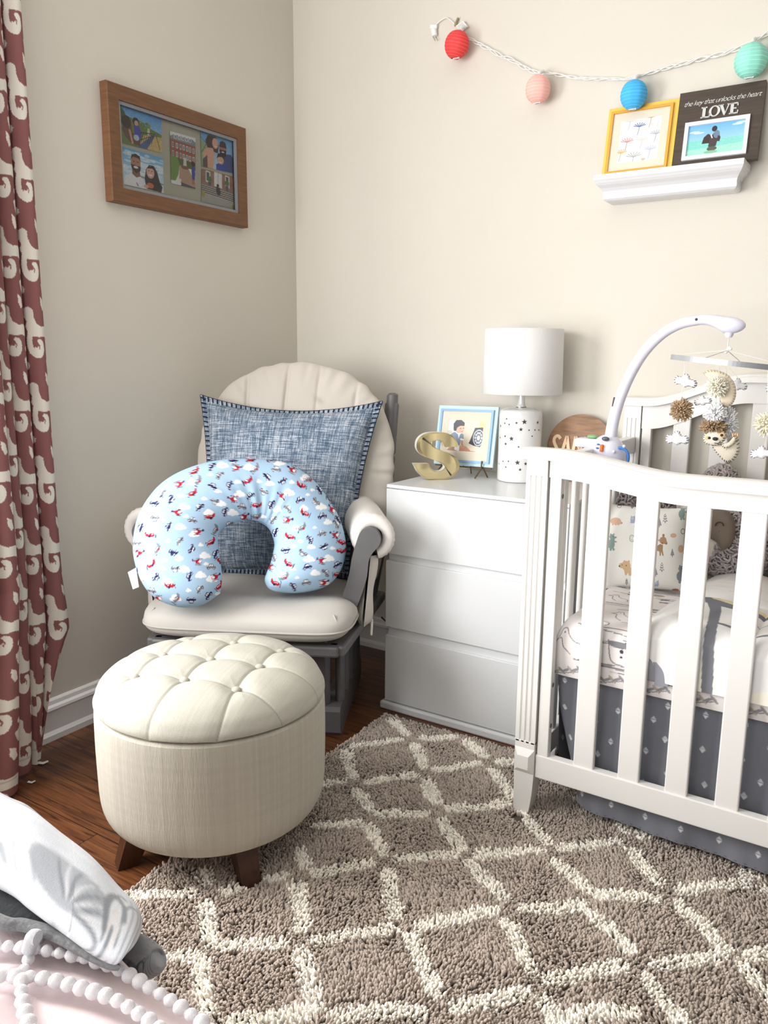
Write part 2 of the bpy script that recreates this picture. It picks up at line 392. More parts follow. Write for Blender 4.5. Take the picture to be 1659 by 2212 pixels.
for x, s in ((CX0, 1), (CX1-.054, -1)):
    post(x, CYF, -1, .975, s); post(x, CYB-.0, -1, 1.068, s)
# end panels with narrow rounded spindles
for xe in (CX0+.027, CX1-.027):
    mb = MB(); mb.bar((xe, CYF+.05, .917), (xe, CYB, .917), .03, .05); mb.build('end_top_rail', mcr, crib)
    mb = MB(); mb.bar((xe, CYF+.05, .15), (xe, CYB, .15), .026, .06); mb.build('end_bottom_rail', mcr, crib)
    for y in np.arange(-.735, -.1, .089):
        mb = MB(); mb.box((xe, y, .54), (.016, .032, .76), bev=.007, seg=3); mb.build('spindle', mcr, crib)
for z in (.862, .38, .27):
    mb = MB(); mb.tube([(CX0+.0745, CYF+.02, z), (CX0+.0877, CYF+.02, z)], .006, 12); mb.build('bolt_hole', M('dark_hole', (110, 105, 100), .8), crib)

# ================================================================== ottoman
OC = np.array([.813, -1.344]); OR = .2706
mlin = M('cream_linen_weave', (216, 209, 190), .85, attr=True, bump=.4, bscale=420, spec=.15, stretch=(1, 1, .08))
mlid = M('cream_linen_lid', (216, 209, 190), .85, attr=True, bump=.35, bscale=600, spec=.15)
otto = thing('ottoman', (OC[0], OC[1], 0), 'round cream linen storage ottoman with tufted lid and wooden legs', 'ottoman')
prof = [(0, .097), (.15, .097), (.20, .098), (.225, .102), (.245, .112), (.258, .128), (.2655, .148), (.269, .175), (OR, .22), (OR+.001, .3), (OR, .372), (OR-.002, .384), (OR-.008, .389), (OR-.02, .39), (0, .39)]
pp = spline(prof[1:-1], 120); seg = 640; th = np.arange(seg)/seg*2*pi
streak = .93+.12*RS.rand(seg)*1.0; streak = np.where(RS.rand(seg) > .82, streak+.06, streak); streak = (streak+np.roll(streak, 1))/2
wv = streak[None, :]*(.97+.06*RS.rand(len(pp), 1))
c0 = lin((192, 187, 174)); mb = MB()
G = np.stack([pp[:, None, 0]*np.cos(th), pp[:, None, 0]*np.sin(th), np.broadcast_to(pp[:, None, 1], (len(pp), seg))], -1)
G[..., :2] *= (1+.0012*(wv-1)[..., None]*6); G += np.array([*OC, 0])
mb.grid(G, cv=True, col=wv[..., None]*c0, flip=True)
mb.add(np.vstack([G[0], [[*OC, .097]]]), np.array([[i, (i+1) % seg, seg] for i in range(seg)]), 0, c0)
mb.build('body', mlin, otto)
# tufted lid
ga = radians(17); gu = np.array([cos(ga), sin(ga)]); gv = np.array([-sin(ga), cos(ga)]); gp = .126
btn = {(i, j): OC+np.array([-.006, .004])+gu*gp*i*1.02+gv*gp*j*.98 for i in (-1, 0, 1) for j in (-1, 0, 1)}
segs = []
for i in (-1, 0, 1):
    for j in (-1, 0, 1):
        if i < 1: segs.append((btn[i, j], btn[i+1, j], 1))
        if j < 1: segs.append((btn[i, j], btn[i, j+1], 1))
for (i, j), p in btn.items():
    outs = []
    if i == -1: outs.append(-gu)
    if i == 1: outs.append(gu)
    if j == -1: outs.append(-gv)
    if j == 1: outs.append(gv)
    for o in outs:
        d = p-OC; dd = o+.35*d/(np.linalg.norm(d)+1e-6) if np.linalg.norm(d) > .05 else o; segs.append((p, p+dd/np.linalg.norm(dd)*.4, 0))
nr, nth = 210, 720
tt = np.linspace(0, 1, nr); lp = spline([(0.0, .484), (.06, .4835), (.12, .481), (.18, .473), (.225, .459), (.255, .437), (.268, .416), (.2715, .402), (.268, .394), (.25, .391)], 900)
seglen = np.r_[0, np.cumsum(np.linalg.norm(np.diff(lp, axis=0), axis=1))]; S = tt*seglen[-1]
rho = np.interp(S, seglen, lp[:, 0]); zz = np.interp(S, seglen, lp[:, 1]); th = np.arange(nth)/nth*2*pi
dr_, dz_ = np.gradient(rho), np.gradient(zz); nl = np.hypot(dr_, dz_); nr_, nz_ = -dz_/nl, dr_/nl
X = OC[0]+S[:, None]*0+rho[:, None]*np.cos(th); Y = OC[1]+rho[:, None]*np.sin(th)
# planar coordinates unrolled over the rim so that seams run down the side
XU = OC[0]+S[:, None]*np.cos(th); YU = OC[1]+S[:, None]*np.sin(th)
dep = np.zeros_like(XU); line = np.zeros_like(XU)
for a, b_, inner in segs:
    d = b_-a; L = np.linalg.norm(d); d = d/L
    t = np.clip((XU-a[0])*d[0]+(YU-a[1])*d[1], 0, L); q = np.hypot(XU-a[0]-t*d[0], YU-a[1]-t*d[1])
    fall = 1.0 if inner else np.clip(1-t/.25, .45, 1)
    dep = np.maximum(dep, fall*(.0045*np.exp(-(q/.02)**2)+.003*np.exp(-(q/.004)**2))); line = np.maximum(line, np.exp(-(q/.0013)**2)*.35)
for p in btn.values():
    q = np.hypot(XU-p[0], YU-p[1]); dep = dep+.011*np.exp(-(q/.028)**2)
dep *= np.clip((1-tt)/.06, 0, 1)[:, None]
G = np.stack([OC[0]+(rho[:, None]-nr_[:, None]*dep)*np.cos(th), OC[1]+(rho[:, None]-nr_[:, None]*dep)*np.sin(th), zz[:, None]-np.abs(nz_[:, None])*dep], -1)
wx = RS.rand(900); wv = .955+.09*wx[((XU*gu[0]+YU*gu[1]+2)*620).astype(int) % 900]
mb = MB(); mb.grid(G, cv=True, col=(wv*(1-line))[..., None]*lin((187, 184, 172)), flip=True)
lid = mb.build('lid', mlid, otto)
for p in btn.values():
    zb = float(np.interp(np.hypot(*(p-OC)), rho, zz))-.0155
    mb = MB(); mb.lathe([(.0001, .0075), (.006, .007), (.0095, .0045), (.011, 0), (.0095, -.004)], (p[0], p[1], zb), 24, col=lin((184, 180, 168))); mb.build('button', mlid, lid)
mwd = M('walnut_leg_wood', (72, 43, 27), .35, var=.45, vscale=3, stretch=(30, 30, 3))
for a in (-118, -27, 62, 153):
    a = radians(a); rd = np.array([cos(a), sin(a)]); tn = np.array([-sin(a), cos(a)]); mb = MB(); G = []
    zlo = .012 if a > radians(-60) and a < radians(80) else .001
    for z, r, hw, hd in ((.105, .180, .026, .034), (.05, .203, .023, .028), (zlo, .222, .020, .023)):
        c = OC+rd*r; G.append([(*(c+tn*hw*sx+rd*hd*sy), z) for sx, sy in ((-1, -1), (1, -1), (1, 1), (-1, 1))])
    mb.grid(np.array(G), cv=True, smooth=False, flip=True); mb.add(np.array(G[-1]), [(0, 1, 2, 3)]); mb.build('leg', mwd, otto)
# ================================================================== glider chair
GO = np.array([.4715, -.746, 0]); ga_ = radians(26.9); GR = np.array([[cos(ga_), -sin(ga_), 0], [sin(ga_), cos(ga_), 0], [0, 0, 1]])
def gl(p): return np.asarray(p, float) @ GR.T+GO
mgr = M('grey_painted_wood', (98, 97, 98), .42, var=.06, vscale=20)
mcu = M('ivory_twill', (226, 217, 204), .9, attr=True, bump=.35, bscale=900, spec=.12, sheen=.15)
gch = thing('glider_chair', GO, 'grey wooden glider chair with ivory cushions in the corner', 'chair')
def gbar(name, a, b, w, h, bev=.005, up=(0, 0, 1), par=None):
    mb = MB(); mb.bar(gl(a), gl(b), w, h, up=up, bev=bev); return mb.build(name, mgr, par or gch)
for s in (1, -1):
    # floor runner with rounded front end
    pts = [(-.115, .012), (-.105, .0), (.36, 0), (.375, .015), (.375, .07), (.35, .1), (-.115, .1), (-.128, .088)]
    mb = MB(); mb.prism(pts, lambda p: gl(np.stack([np.full(len(p), s*.225-.03), p[:, 0], p[:, 1]], 1)), gl((.06, 0, 0))-gl((0, 0, 0))); mb.build('runner', mgr, gch)
    gbar('base_rail', (s*.235, -.10, .325), (s*.235, .33, .325), .05, .045)
    for y in (-.06, .03, .12, .21, .30): gbar('base_spindle', (s*.245, y, .095), (s*.245, y, .31), .022, .03, .006)
    gbar('base_post', (s*.19, -.085, .02), (s*.19, -.085, .33), .05, .03)
    gbar('glide_link', (s*.15, -.03, .08), (s*.15, .0, .34), .018, .045)
    gbar('seat_rail', (s*.27, -.29, .352), (s*.33, .28, .352), .05, .035, .008)
gbar('cross_rail', (-.2, .0, .06), (.2, .0, .06), .05, .05)
gbar('front_rail', (-.28, -.28, .352), (.28, -.28, .352), .04, .035, .008)
gbar('rear_rail', (-.32, .25, .352), (.32, .25, .352), .05, .035, .008)
# back frame: two tall posts with rounded ears and a top rail
for s in (1, -1):
    xo = .355 if s > 0 else -.262
    dz = 0 if s > 0 else .075
    P = np.array([(s*.30, .22, .33), (xo*.98, .27, .6), (xo, .325, .85), (xo+.008, .372, 1.03-dz), (xo+.008, .378, 1.062-dz)])
    mb = MB()
    for a, b_ in zip(P[:-1], P[1:]): mb.bar(gl(a), gl(b_), .05 if b_[2] < 1.05 else .036, .026, bev=.01)
    mb.tube(gl(spline(P[2:], 20)), np.r_[np.full(15, .02), np.linspace(.02, .012, len(spline(P[2:], 20))-15)] if len(spline(P[2:], 20)) > 15 else .02, 12); mb.build('back_post', mgr, gch)
gbar('back_top_rail', (-.25, .355, .93), (.34, .355, .93), .07, .02)
for x in (-.2, -.1, 0, .1, .2): gbar('back_slat', (x, .262, .36), (x, .352, .95), .04, .012)

def puffy(outline, T, frame, nr=60, nph=360, p=2.2, q=2.0, dent=None, ruck=None, rim=.25, back=1.0):
    """cushion: outline(phi)->(x,y) about 0; frame maps local (x,y,z)->world"""
    ph = np.arange(nph)/nph*2*pi; ox, oy = outline(ph); r = np.linspace(0, 1, nr)**.75; r[-1] = 1
    X = r[:, None]*ox; Y = r[:, None]*oy; h = T*(np.clip(1-r**p, 0, 1)**(1/q))[:, None]*np.ones(nph)
    top = h.copy(); bot = -h*back
    if ruck is not None: top = top*(1+ruck(ph)[None]*np.clip((r-.75)/.25, 0, 1)[:, None]**1.2)
    if dent is not None: top = top-dent(X, Y)*np.clip(h/T*1.4, 0, 1)
    return np.concatenate([np.stack([X, Y, top], -1), np.stack([X, Y, bot], -1)[::-1][1:]], 0)
def superel(a, b, n):
    def f(ph):
        c, s = np.cos(ph), np.sin(ph); k = (np.abs(c/a)**n+np.abs(s/b)**n)**(-1/n); return k*c, k*s
    return f
civ = lin((194, 189, 182)); 
# seat cushion (T-shaped boxed cushion)
def seat_outline(ph):
    x, y = superel(.315, .285, 7)(ph)
    k = np.clip((y+.10)/.12, 0, 1); k = k*k*(3-2*k); return x*(1-.14*k), y
sw = smoothnoise(61, 361, 20)
def sdent(X, Y): return .010*np.exp(-((X-.05)**2+(Y-.02)**2)/.03)+.003*np.sin(X*24+Y*9)*np.sin(Y*21-X*7)
G = puffy(seat_outline, .052, None, 70, 420, p=7, q=2.3, dent=sdent)
kx, ky = G[..., 0], G[..., 1]; G[..., 2] += .428+.004*np.sin(ky*30)
colr = np.ones(G.shape)*civ*(.96+.06*smoothnoise(G.shape[0], G.shape[1], 25)[..., None])
mb = MB(); mb.grid(gl(np.stack([kx, ky-.055, G[..., 2]], -1)), cv=True, col=colr, flip=True)
sc_ = mb.build('seat_cushion', mcu, gch)
ph = np.linspace(0, 2*pi, 200, endpoint=False); ox, oy = seat_outline(ph); mb = MB()
mb.tube(gl(np.stack([ox*1.0, oy*1.0-.055, np.full(200, .418)], 1)), .0035, 6, col=civ*.9, closed=True)
for cx, cy in ((.282, -.312), (-.282, -.312)): mb.tube(gl([(cx*.97, cy*.97, .398), (cx, cy, .420), (cx*.985, cy*.985, .442), (cx*.94, cy*.94, .464)]), .0028, 6, col=civ*.88)
mb.build('piping', mcu, sc_)
# back cushion, reclined
bt = radians(15); bo = np.array([.035, .262, .80]); bx = np.array([1, 0, 0.]); bu = np.array([0, sin(bt), cos(bt)]); bn = np.array([0, -cos(bt), sin(bt)])
def bfr(P): return gl(bo+P[..., :1]*bx+P[..., 1:2]*bu+P[..., 2:]*bn)
def back_outline(ph):
    keys = np.array([(.0, .315), (.15, .337), (.28, .310), (.345, .245), (.378, .145), (.384, 0), (.372, -.075), (.345, -.16), (.325, -.24), (.3, -.32), (.29, -.365)][::1]) if 0 else None
    R = np.array([(.300, -.37), (.318, -.28), (.330, -.18), (.341, -.07), (.345, .03), (.338, .12), (.305, .215), (.245, .293), (.165, .346), (.08, .371), (0, .379)])
    Lh = R[::-1][1:] * np.array([-1, 1]); pts = np.vstack([R, Lh]); a = np.arctan2(pts[:, 1], pts[:, 0]); rr = np.hypot(*pts.T)
    a = np.unwrap(a); a = np.r_[a[-3:]-2*pi, a, a[:3]+2*pi]; rr = np.r_[rr[-3:], rr, rr[:3]]
    q = np.mod(ph-a[3], 2*pi)+a[3]; r0 = np.interp(q, a, rr); r0 = (r0+np.roll(r0, 1)+np.roll(r0, -1)+np.roll(r0, 2)+np.roll(r0, -2))/5
    r0 = r0*(1+.006*np.sin(ph*23+np.sin(ph*7)*2)*(np.sin(ph) > -.2)); return r0*np.cos(ph), r0*np.sin(ph)
def bruck(ph): return .10*np.sin(ph*27+3*np.sin(ph*5))+.06*np.sin(ph*53+1+2*np.sin(ph*9))
def bdent(X, Y):
    d = np.zeros_like(X)
    for x0, y0, y1, s in ((-.035, .15, .40, .1), (-.165, .15, .33, -.25), (.075, .18, .36, .12), (.2, .12, .31, .3)):
        t = X-x0-s*(Y-y0)*.25; d = d+(.010 if x0 < .05 else .005)*np.exp(-(t/.007)**2)*np.clip((Y-y0+.05)/.08, 0, 1)+.004*np.exp(-(t/.03)**2)*np.clip((Y-y0)/.1, 0, 1)
    return d
G = puffy(back_outline, .062, None, 90, 720, p=3.2, q=2.2, dent=bdent, ruck=bruck)
cc = np.ones(G.shape)*lin((204, 197, 187))*(.96+.06*smoothnoise(G.shape[0], G.shape[1], 40)[..., None])
st = np.exp(-((G[..., 0]-.085)**2/.0003+(G[..., 1]-.235+.5*(G[..., 0]-.085))**2/.00012))*(G[..., 2] > 0)
cc *= (1-.22*st[..., None])
mb = MB(); mb.grid(bfr(G), cv=True, col=cc, flip=True); mb.build('back_cushion', mcu, gch)
# arms: curved front boards, padded rolls and hanging side pads
brd = [(640, 300), (608, 390), (585, 470), (568, 545), (550, 650), (520, 760), (492, 848), (520, 905), (552, 950), (582, 990), (620, 940), (655, 850), (682, 770), (703, 690), (712, 620), (718, 560), (735, 505), (770, 455), (812, 410), (827, 370), (826, 335), (812, 300), (785, 266), (745, 248), (708, 248), (672, 262)]
n0 = GR @ np.array([0, -1, 0.]); p0 = gl((0, -.155, 0))
B = np.array([(np.array(atp(620+x/4.0964, 1080+y/4.0964, p0, n0))-GO) @ GR for x, y in brd]); BX = B[:, [0, 2]]
mpad = M('ivory_arm_pad', (232, 224, 214), .9, attr=True, bump=.3, bscale=900, spec=.12)
ax0, az0 = .363, .650
for s in (1, -1):
    mb = MB(); mb.prism(spline(BX, 120, True), lambda p: gl(np.stack([s*p[:, 0], np.full(len(p), -.155), p[:, 1]], 1)), gl((0, .028, 0))-gl((0, 0, 0)), smooth=False); mb.build('arm_board', mgr, gch)
    gbar('arm_rail', (s*.36, -.13, .655), (s*.285, .27, .655), .045, .022)
    gbar('arm_support', (s*.30, .18, .36), (s*.30, .2, .65), .03, .05)
    # roll pad: swept C section, gathered at the front
    th = np.linspace(radians(-75), radians(215), 48); ys = np.r_[-.134, -.132, -.127, np.linspace(-.118, .26, 40)]; rr = np.r_[.046, .057, .064, np.full(40, .070)]
    G = []; 
    for k, (y, r) in enumerate(zip(ys, rr)):
        wv = 1+(.022*np.sin(th*34) if k < 4 else .006*np.sin(th*6+y*30))
        G.append(np.stack([s*(ax0-(y+.15)*.25+r*wv*np.cos(th)*.96), np.full(48, y), az0+.006+r*wv*np.sin(th)], -1))
    inner = [np.stack([s*(ax0-(y+.15)*.25+.030*np.cos(th)), np.full(48, y), az0+.006+.030*np.sin(th)], -1) for y in (-.126, -.09, .26)]
    G = np.array(inner[::-1]+G); mb = MB(); mb.grid(gl(G), col=lin((222, 217, 211)), flip=s > 0, smooth=True)
    pad = mb.build('arm_pad', mpad, gch)
    # side flap between arm and seat
    yy = np.linspace(-.135, .2, 20); zz_ = np.linspace(.375, .60, 24); Yg, Zg = np.meshgrid(yy, zz_)
    ed = np.clip(np.minimum(np.minimum(Yg+.135, .2-Yg), Zg-.375)/.02, 0, 1)**.5
    X0 = .325+(Zg-.36)*.09-(Yg+.135)*.15; w_ = .004+.024*ed*(1+.15*np.sin(Zg*40+Yg*20))
    mb = MB(); mb.grid(gl(np.stack([s*(X0+w_), Yg, Zg], -1)), col=lin((214, 208, 200)), flip=s < 0); mb.grid(gl(np.stack([s*(X0-w_*.6), Yg, Zg], -1)), col=lin((214, 208, 200)), flip=s > 0)
    mb.tube(gl([(s*.352, -.10, .39), (s*.353, -.115, .37), (s*.352, -.118, .345)]), .004, 6, col=lin((230, 222, 212))); mb.build('side_flap', mpad, pad)

# ================================================================== blue throw pillow
pt_ = radians(17); po = np.array([.022, .150, .748]); pu = np.array([0, sin(pt_), cos(pt_)]); pn = np.array([0, -cos(pt_), sin(pt_)])
def pfr(P): return gl(po+P[..., :1]*np.array([1, 0, 0.])+P[..., 1:2]*pu+P[..., 2:]*pn)
cs = [np.array((np.array(atp(u, v, gl(po), GR @ pn))-GO) @ GR)-po for u, v in ((433, 853), (826, 867), (752, 1250), (440, 1244))]
cs = np.array([(c[0], c @ pu) for c in cs])      # corners TL TR BR BL in pillow plane
N = 420; a = np.linspace(-1, 1, N); A, Bv = np.meshgrid(a, a[::-1])
def bil(A, B):
    u, v = (A+1)/2, (1-B)/2
    return sum(w_[..., None]*c for w_, c in zip(((1-u)*(1-v), u*(1-v), u*v, (1-u)*v), cs))
Q = bil(A, Bv); cen = Q.mean((0, 1))
cave = 1-.15*(1-A**2)*np.abs(Bv)**3*(Bv > 0)-.03*(1-A**2)*np.abs(Bv)**3*(Bv < 0); cavx = 1-.075*(1-Bv**2)*np.abs(A)**3
Q = np.stack([cen[0]+(Q[..., 0]-cen[0])*cavx, cen[1]+(Q[..., 1]-cen[1])*cave], -1)
fl = .93; ea = np.clip(1-(np.abs(A)/fl)**2.6, 0, 1); eb = np.clip(1-(np.abs(Bv)/fl)**2.6, 0, 1)
hh = .10*(ea*eb)**.5; hh *= 1+.04*np.sin(A*5+Bv*3); hh = hh+.003*smoothnoise(N, N, 26)*(ea*eb)**.3
def threads(n, lo, hi, cell): return smoothnoise(n, n, 1.0) if cell == 0 else None
hs = np.repeat(RS.rand(N, N//28+2), 28, 1)[:, :N]; vs = np.repeat(RS.rand(N//28+2, N), 28, 0)[:N]
for i in range(N): hs[i] = np.roll(hs[i], RS.randint(28)); vs[:, i] = np.roll(vs[:, i], RS.randint(28))
tx = hs*.42+vs*.42+.16*RS.rand(N, N)+.10*(smoothnoise(N, N, 40)-.5); tx = np.clip((tx-.5)*1.75+.5, 0, 1)
k0, k1, k2 = np.array((76, 93, 113)), np.array((130, 146, 163)), np.array((204, 209, 216))
cc = np.where(tx[..., None] < .55, k0+(k1-k0)*(tx/.55)[..., None], k1+(k2-k1)*((tx-.55)/.45)[..., None])
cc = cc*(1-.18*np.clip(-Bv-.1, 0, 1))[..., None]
mden = M('slub_denim_weave', (120, 135, 152), .95, attr=True, bump=.4, bscale=700, spec=.1)
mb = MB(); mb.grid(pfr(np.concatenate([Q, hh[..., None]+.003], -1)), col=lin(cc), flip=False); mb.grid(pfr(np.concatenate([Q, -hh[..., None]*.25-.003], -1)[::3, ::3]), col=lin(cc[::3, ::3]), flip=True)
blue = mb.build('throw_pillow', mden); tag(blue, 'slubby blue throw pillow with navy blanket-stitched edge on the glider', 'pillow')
mb = MB(); mst = M('navy_yarn', (28, 34, 52), .9); csx = lin((28, 34, 52))
def edgept(k, t, inn):
    e = 1-inn
    Ap, Bp = [(t, e), (e, -t), (-t, -e), (-e, t)][k]; i = (1-Bp)/2*(N-1); j = (Ap+1)/2*(N-1); i, j = int(round(i)), int(round(j)); return np.r_[Q[i, j], hh[i, j]+.0045]
for k in range(4):
    mb.tube(pfr(np.array([edgept(k, t, .001) for t in np.linspace(-1, 1, 60)])*np.array([1.002, 1.002, 0])+np.array([0, 0, .0])), .0022, 6)
    for t in np.linspace(-.965, .965, 37):
        mb.tube(pfr(np.array([edgept(k, t, .001), edgept(k, t, .03), edgept(k, t*.998, .058)])), .0024, 5)
mb.build('edge_stitching', mst, blue)['kind'] = 'stuff'

# ================================================================== nursing pillow
a0 = at(392, 1300, 2, .50); b0 = at(652, 1272, 2, .50); nxv = (b0-a0); nxv[2] = 0; nxv /= np.linalg.norm(nxv)
lean = radians(24); back_ = np.array([-nxv[1], nxv[0], 0]); nuv = back_*sin(lean)+np.array([0, 0, 1])*cos(lean); nnv = np.cross(nxv, nuv); nnv = nnv if nnv[1] < 0 else -nnv
no = a0+.055*(-back_)*0+nnv*0
def nloc(u, v):
    P = atp(u, v, no+nnv*.05, nnv)-no; return P @ nxv, P @ nuv
# centre line and half-width of the U, read off the outline
outer = [(478, 1280), (440, 1304), (392, 1309), (340, 1290), (308, 1255), (290, 1200), (290, 1150), (305, 1098), (345, 1045), (400, 1012), (470, 993), (548, 990), (620, 1000), (670, 1030), (705, 1070), (732, 1115), (747, 1165), (746, 1205), (733, 1240), (705, 1266), (655, 1277), (600, 1275)]
inner = [(479, 1272), (481, 1250), (480, 1232), (477, 1212), (474, 1190), (472, 1165), (474, 1150), (482, 1140), (498, 1130), (520, 1122), (540, 1117), (562, 1121), (578, 1129), (588, 1139), (594, 1152), (598, 1170), (595, 1190), (590, 1210), (582, 1230), (577, 1248), (583, 1264), (592, 1272)]
O2 = spline(np.array([nloc(*p) for p in outer]), 420); I2 = spline(np.array([nloc(*p) for p in inner]), 420)
m = min(len(O2), len(I2)); O2 = O2[np.linspace(0, len(O2)-1, 420).astype(int)]; I2 = I2[np.linspace(0, len(I2)-1, 420).astype(int)]
C2 = (O2+I2)/2; hw = (O2-I2)/2; W2 = np.linalg.norm(hw, axis=1)
nv = 200; ph = np.arange(nv)/nv*2*pi
thk = .098*np.tanh(W2/.085); mid = np.clip((np.arange(420)/419-.5)*2, -1, 1)
pleat = np.exp(-((mid-.05)/.14)**2)
rad = np.abs(np.sin(ph))**.85*np.sign(np.sin(ph))
G2 = C2[:, None]+hw[:, None]*np.cos(ph)[None, :, None]
fold = (np.sin(mid*110)*.5+np.sin(mid*67+1)*.5)[:, None]*pleat[:, None]*np.clip(-np.cos(ph)+.45, 0, 1.45)[None]*.0042
Z = thk[:, None]*rad[None]*(1+.0*fold)+fold*(np.sin(ph) > 0)[None]-.004*pleat[:, None]*(1-np.cos(ph))[None]*(np.sin(ph) > 0)[None]
G = no+G2[..., :1]*nxv+G2[..., 1:]*nuv+(Z+.03)[..., None]*nnv
cv = Canvas(1659, 1175, (172, 203, 230))
def prints(cv):
    nav, gry, red, wht, dk = (36, 40, 92), (128, 130, 140), (178, 36, 56), (250, 251, 253), (30, 30, 60)
    def tr(x, y, a, pts, s=1.0, fx=1):
        c, n = cos(radians(a)), sin(radians(a)); return [(x+s*(fx*p[0]*c-p[1]*n), y+s*(fx*p[0]*n+p[1]*c)) for p in pts]
    def cloud(x, y, s=1.0):
        for dx, dy, r in ((-24, 6, 15), (-4, -8, 20), (18, 2, 18), (34, 9, 11), (0, 8, 18)): cv.ell(x+dx*s, y+dy*s, r*s*1.15, r*s, wht)
    def car(x, y, a, col, fx=1, up=1):
        P = lambda pts: tr(x, y, a, [(p[0], p[1]*up) for p in pts], 1, fx)
        cv.poly(P([(-22, 2), (-14, -20), (14, -20), (22, 0)]), col); cv.poly(P([(-14, -2), (-9, -15), (0, -15), (0, -2)]), wht); cv.poly(P([(4, -2), (4, -15), (11, -15), (16, -2)]), wht)
        cv.poly(P([(-30, 0), (30, -2), (37, 4), (36, 14), (-35, 14), (-36, 4)]), col)
        for wx in (-21, 21):
            q = P([(wx, 14)])[0]; cv.ell(*q, 9, 9, dk); cv.ell(*q, 5.5, 5.5, (225, 200, 205))
    def plane(x, y, a, col, fx=1):
        P = lambda pts: tr(x, y, a, pts, 1, fx)
        cv.poly(P([(-34, 4), (-26, -10), (-4, -15), (22, -12), (32, -30), (40, -26), (38, -2), (26, 10), (0, 17), (-24, 15)]), col)
        cv.poly(P([(-2, 6), (24, 4), (12, 20), (4, 20)]), dk if col == red else red)
        for dx in (-14, -2, 10): q = P([(dx, -5)])[0]; cv.ell(*q, 4, 4, wht)
        cv.line(P([(-38, -14), (-37, 24)]), 4, dk)
    def heli(x, y, a, fx=1):
        P = lambda pts: tr(x, y, a, pts, 1, fx)
        q = P([(0, 2)])[0]; cv.ell(*q, 25, 18, red, rot=radians(a)); cv.poly(P([(-8, -6), (-44, -10), (-44, -4), (-8, 8)]), red); q = P([(11, 0)])[0]; cv.ell(*q, 11, 10, wht)
        cv.line(P([(-24, -22), (30, -20)]), 4, (90, 60, 70)); cv.line(P([(-20, 24), (26, 25)]), 4.5, dk); cv.line(P([(0, -20), (0, -12)]), 4, dk); q = P([(-43, -8)])[0]; cv.ell(*q, 7, 9, nav)
    for c in ((470, 212), (375, 545), (770, 440), (405, 395), (820, 300), (1190, 290), (690, 85), (380, 312, .6), (1045, 220, .8), (560, 760), (530, 905), (275, 955), (215, 485), (405, 862), (1480, 510, .8), (1385, 890, .9), (1355, 695, .7), (1430, 395), (1100, 415, .8), (1300, 405, .8), (95, 930, .9), (140, 575, .9), (365, 780, .8), (680, 372, .9), (890, 100), (590, 440), (660, 280, .6), (420, 465, .5), (1485, 780, 1), (1335, 785), (1240, 555, .9), (480, 600, .9), (250, 855, .5), (165, 725), (1115, 65), (1210, 212, .5), (1365, 270, .4), (1330, 305, .4), (1275, 655, .5), (1225, 690, .5), (1380, 552, .4), (530, 680, .5), (290, 650, .5), (130, 430, .5), (440, 1020, .5), (600, 155, .5), (805, 210, .6), (965, 205, .5), (555, 335, .5), (1140, 905, .8), (340, 1080), (610, 935, 1), (1215, 860, .6), (1460, 965, .8), (1250, 925, .4), (1315, 180), (660, 1045, .6), (1000, 470, .5), (570, 822, .5), (260, 795, .5), (1515, 705, .5)): cloud(*c)
    for c in ((612, 92, -50), (745, 235, -70), (620, 240, 25), (520, 397, -45), (185, 378, 180), (312, 342, 110), (1028, 170, 50), (1145, 207, 155), (900, 312, -40), (1055, 378, -60), (1420, 268, 60), (1270, 342, -20), (1498, 340, 50), (1437, 462, -12), (290, 542, -70), (710, 432, -72), (80, 552, -70), (325, 742, 190), (467, 712, 115), (638, 748, -70), (1085, 585, -70), (1350, 640, 60), (1165, 725, 172), (1453, 697, 155), (200, 925, 130), (445, 915, -75), (585, 1057, -55), (460, 1097, 180), (1325, 842, -14), (1550, 825, -30), (1225, 990, 60), (775, 58, 180), (1060, 42, 0), (1560, 490, 60), (40, 870, 80)): car(c[0], c[1], c[2], nav)
    for c in ((668, 158, -40), (240, 297, -55), (635, 360, 195), (1000, 290, 205), (840, 392, 12), (1185, 408, 45), (1095, 112, 5), (470, 492, 12), (190, 487, 180), (370, 650, -55), (1068, 490, -50), (740, 527, -35), (1388, 360, 230), (1548, 522, 60), (1433, 592, -15), (1290, 745, 220), (608, 842, 0), (343, 865, 180), (1468, 885, 50), (1318, 958, -8), (165, 1020, 10), (520, 1010, -55), (1080, 770, 70), (55, 662, 0)): car(c[0], c[1], c[2], gry)
    for c in ((468, 297, -20), (485, 132, -25), (882, 205, -20), (1285, 237, 10, -1), (598, 470, 0), (945, 385, 10), (1310, 445, 22, -1), (155, 607, -8, -1), (608, 660, -28), (1197, 620, 8, -1), (158, 828, -25), (1187, 822, 22, -1), (300, 985, -8, -1), (1090, 967, 15, -1), (1575, 725, 10), (910, 42, -4), (680, 802, 40), (1585, 660, 20), (1555, 900, 0), (670, 990, -40)): plane(c[0], c[1], c[2], red, *c[3:])
    for c in ((365, 228, -15, -1), (795, 105, 0, -1), (778, 338, 3), (1143, 315, 18), (362, 437, 0), (505, 580, 0, -1), (1220, 122, 25), (1173, 493, 5, -1), (850, 472, -20, -1), (1517, 420, 40), (1540, 605, 10), (65, 742, -10, -1), (513, 805, 0), (1055, 845, 35), (1440, 800, 12), (635, 920, -20, -1), (1443, 963, -10, -1), (75, 968, 0), (215, 1080, 0)): heli(*c)
    for c in ((510, 205, -45), (937, 112, -40), (1340, 190, -10), (640, 570, -60), (205, 712, -55), (1285, 553, -25), (1155, 922, -25), (350, 1085, -50), (945, 468, 0)): plane(c[0], c[1], c[2], gry)
prints(cv)
UV = pix(G); uu = (UV[..., 0]-280)*3.456; vv = (UV[..., 1]-980)*3.456
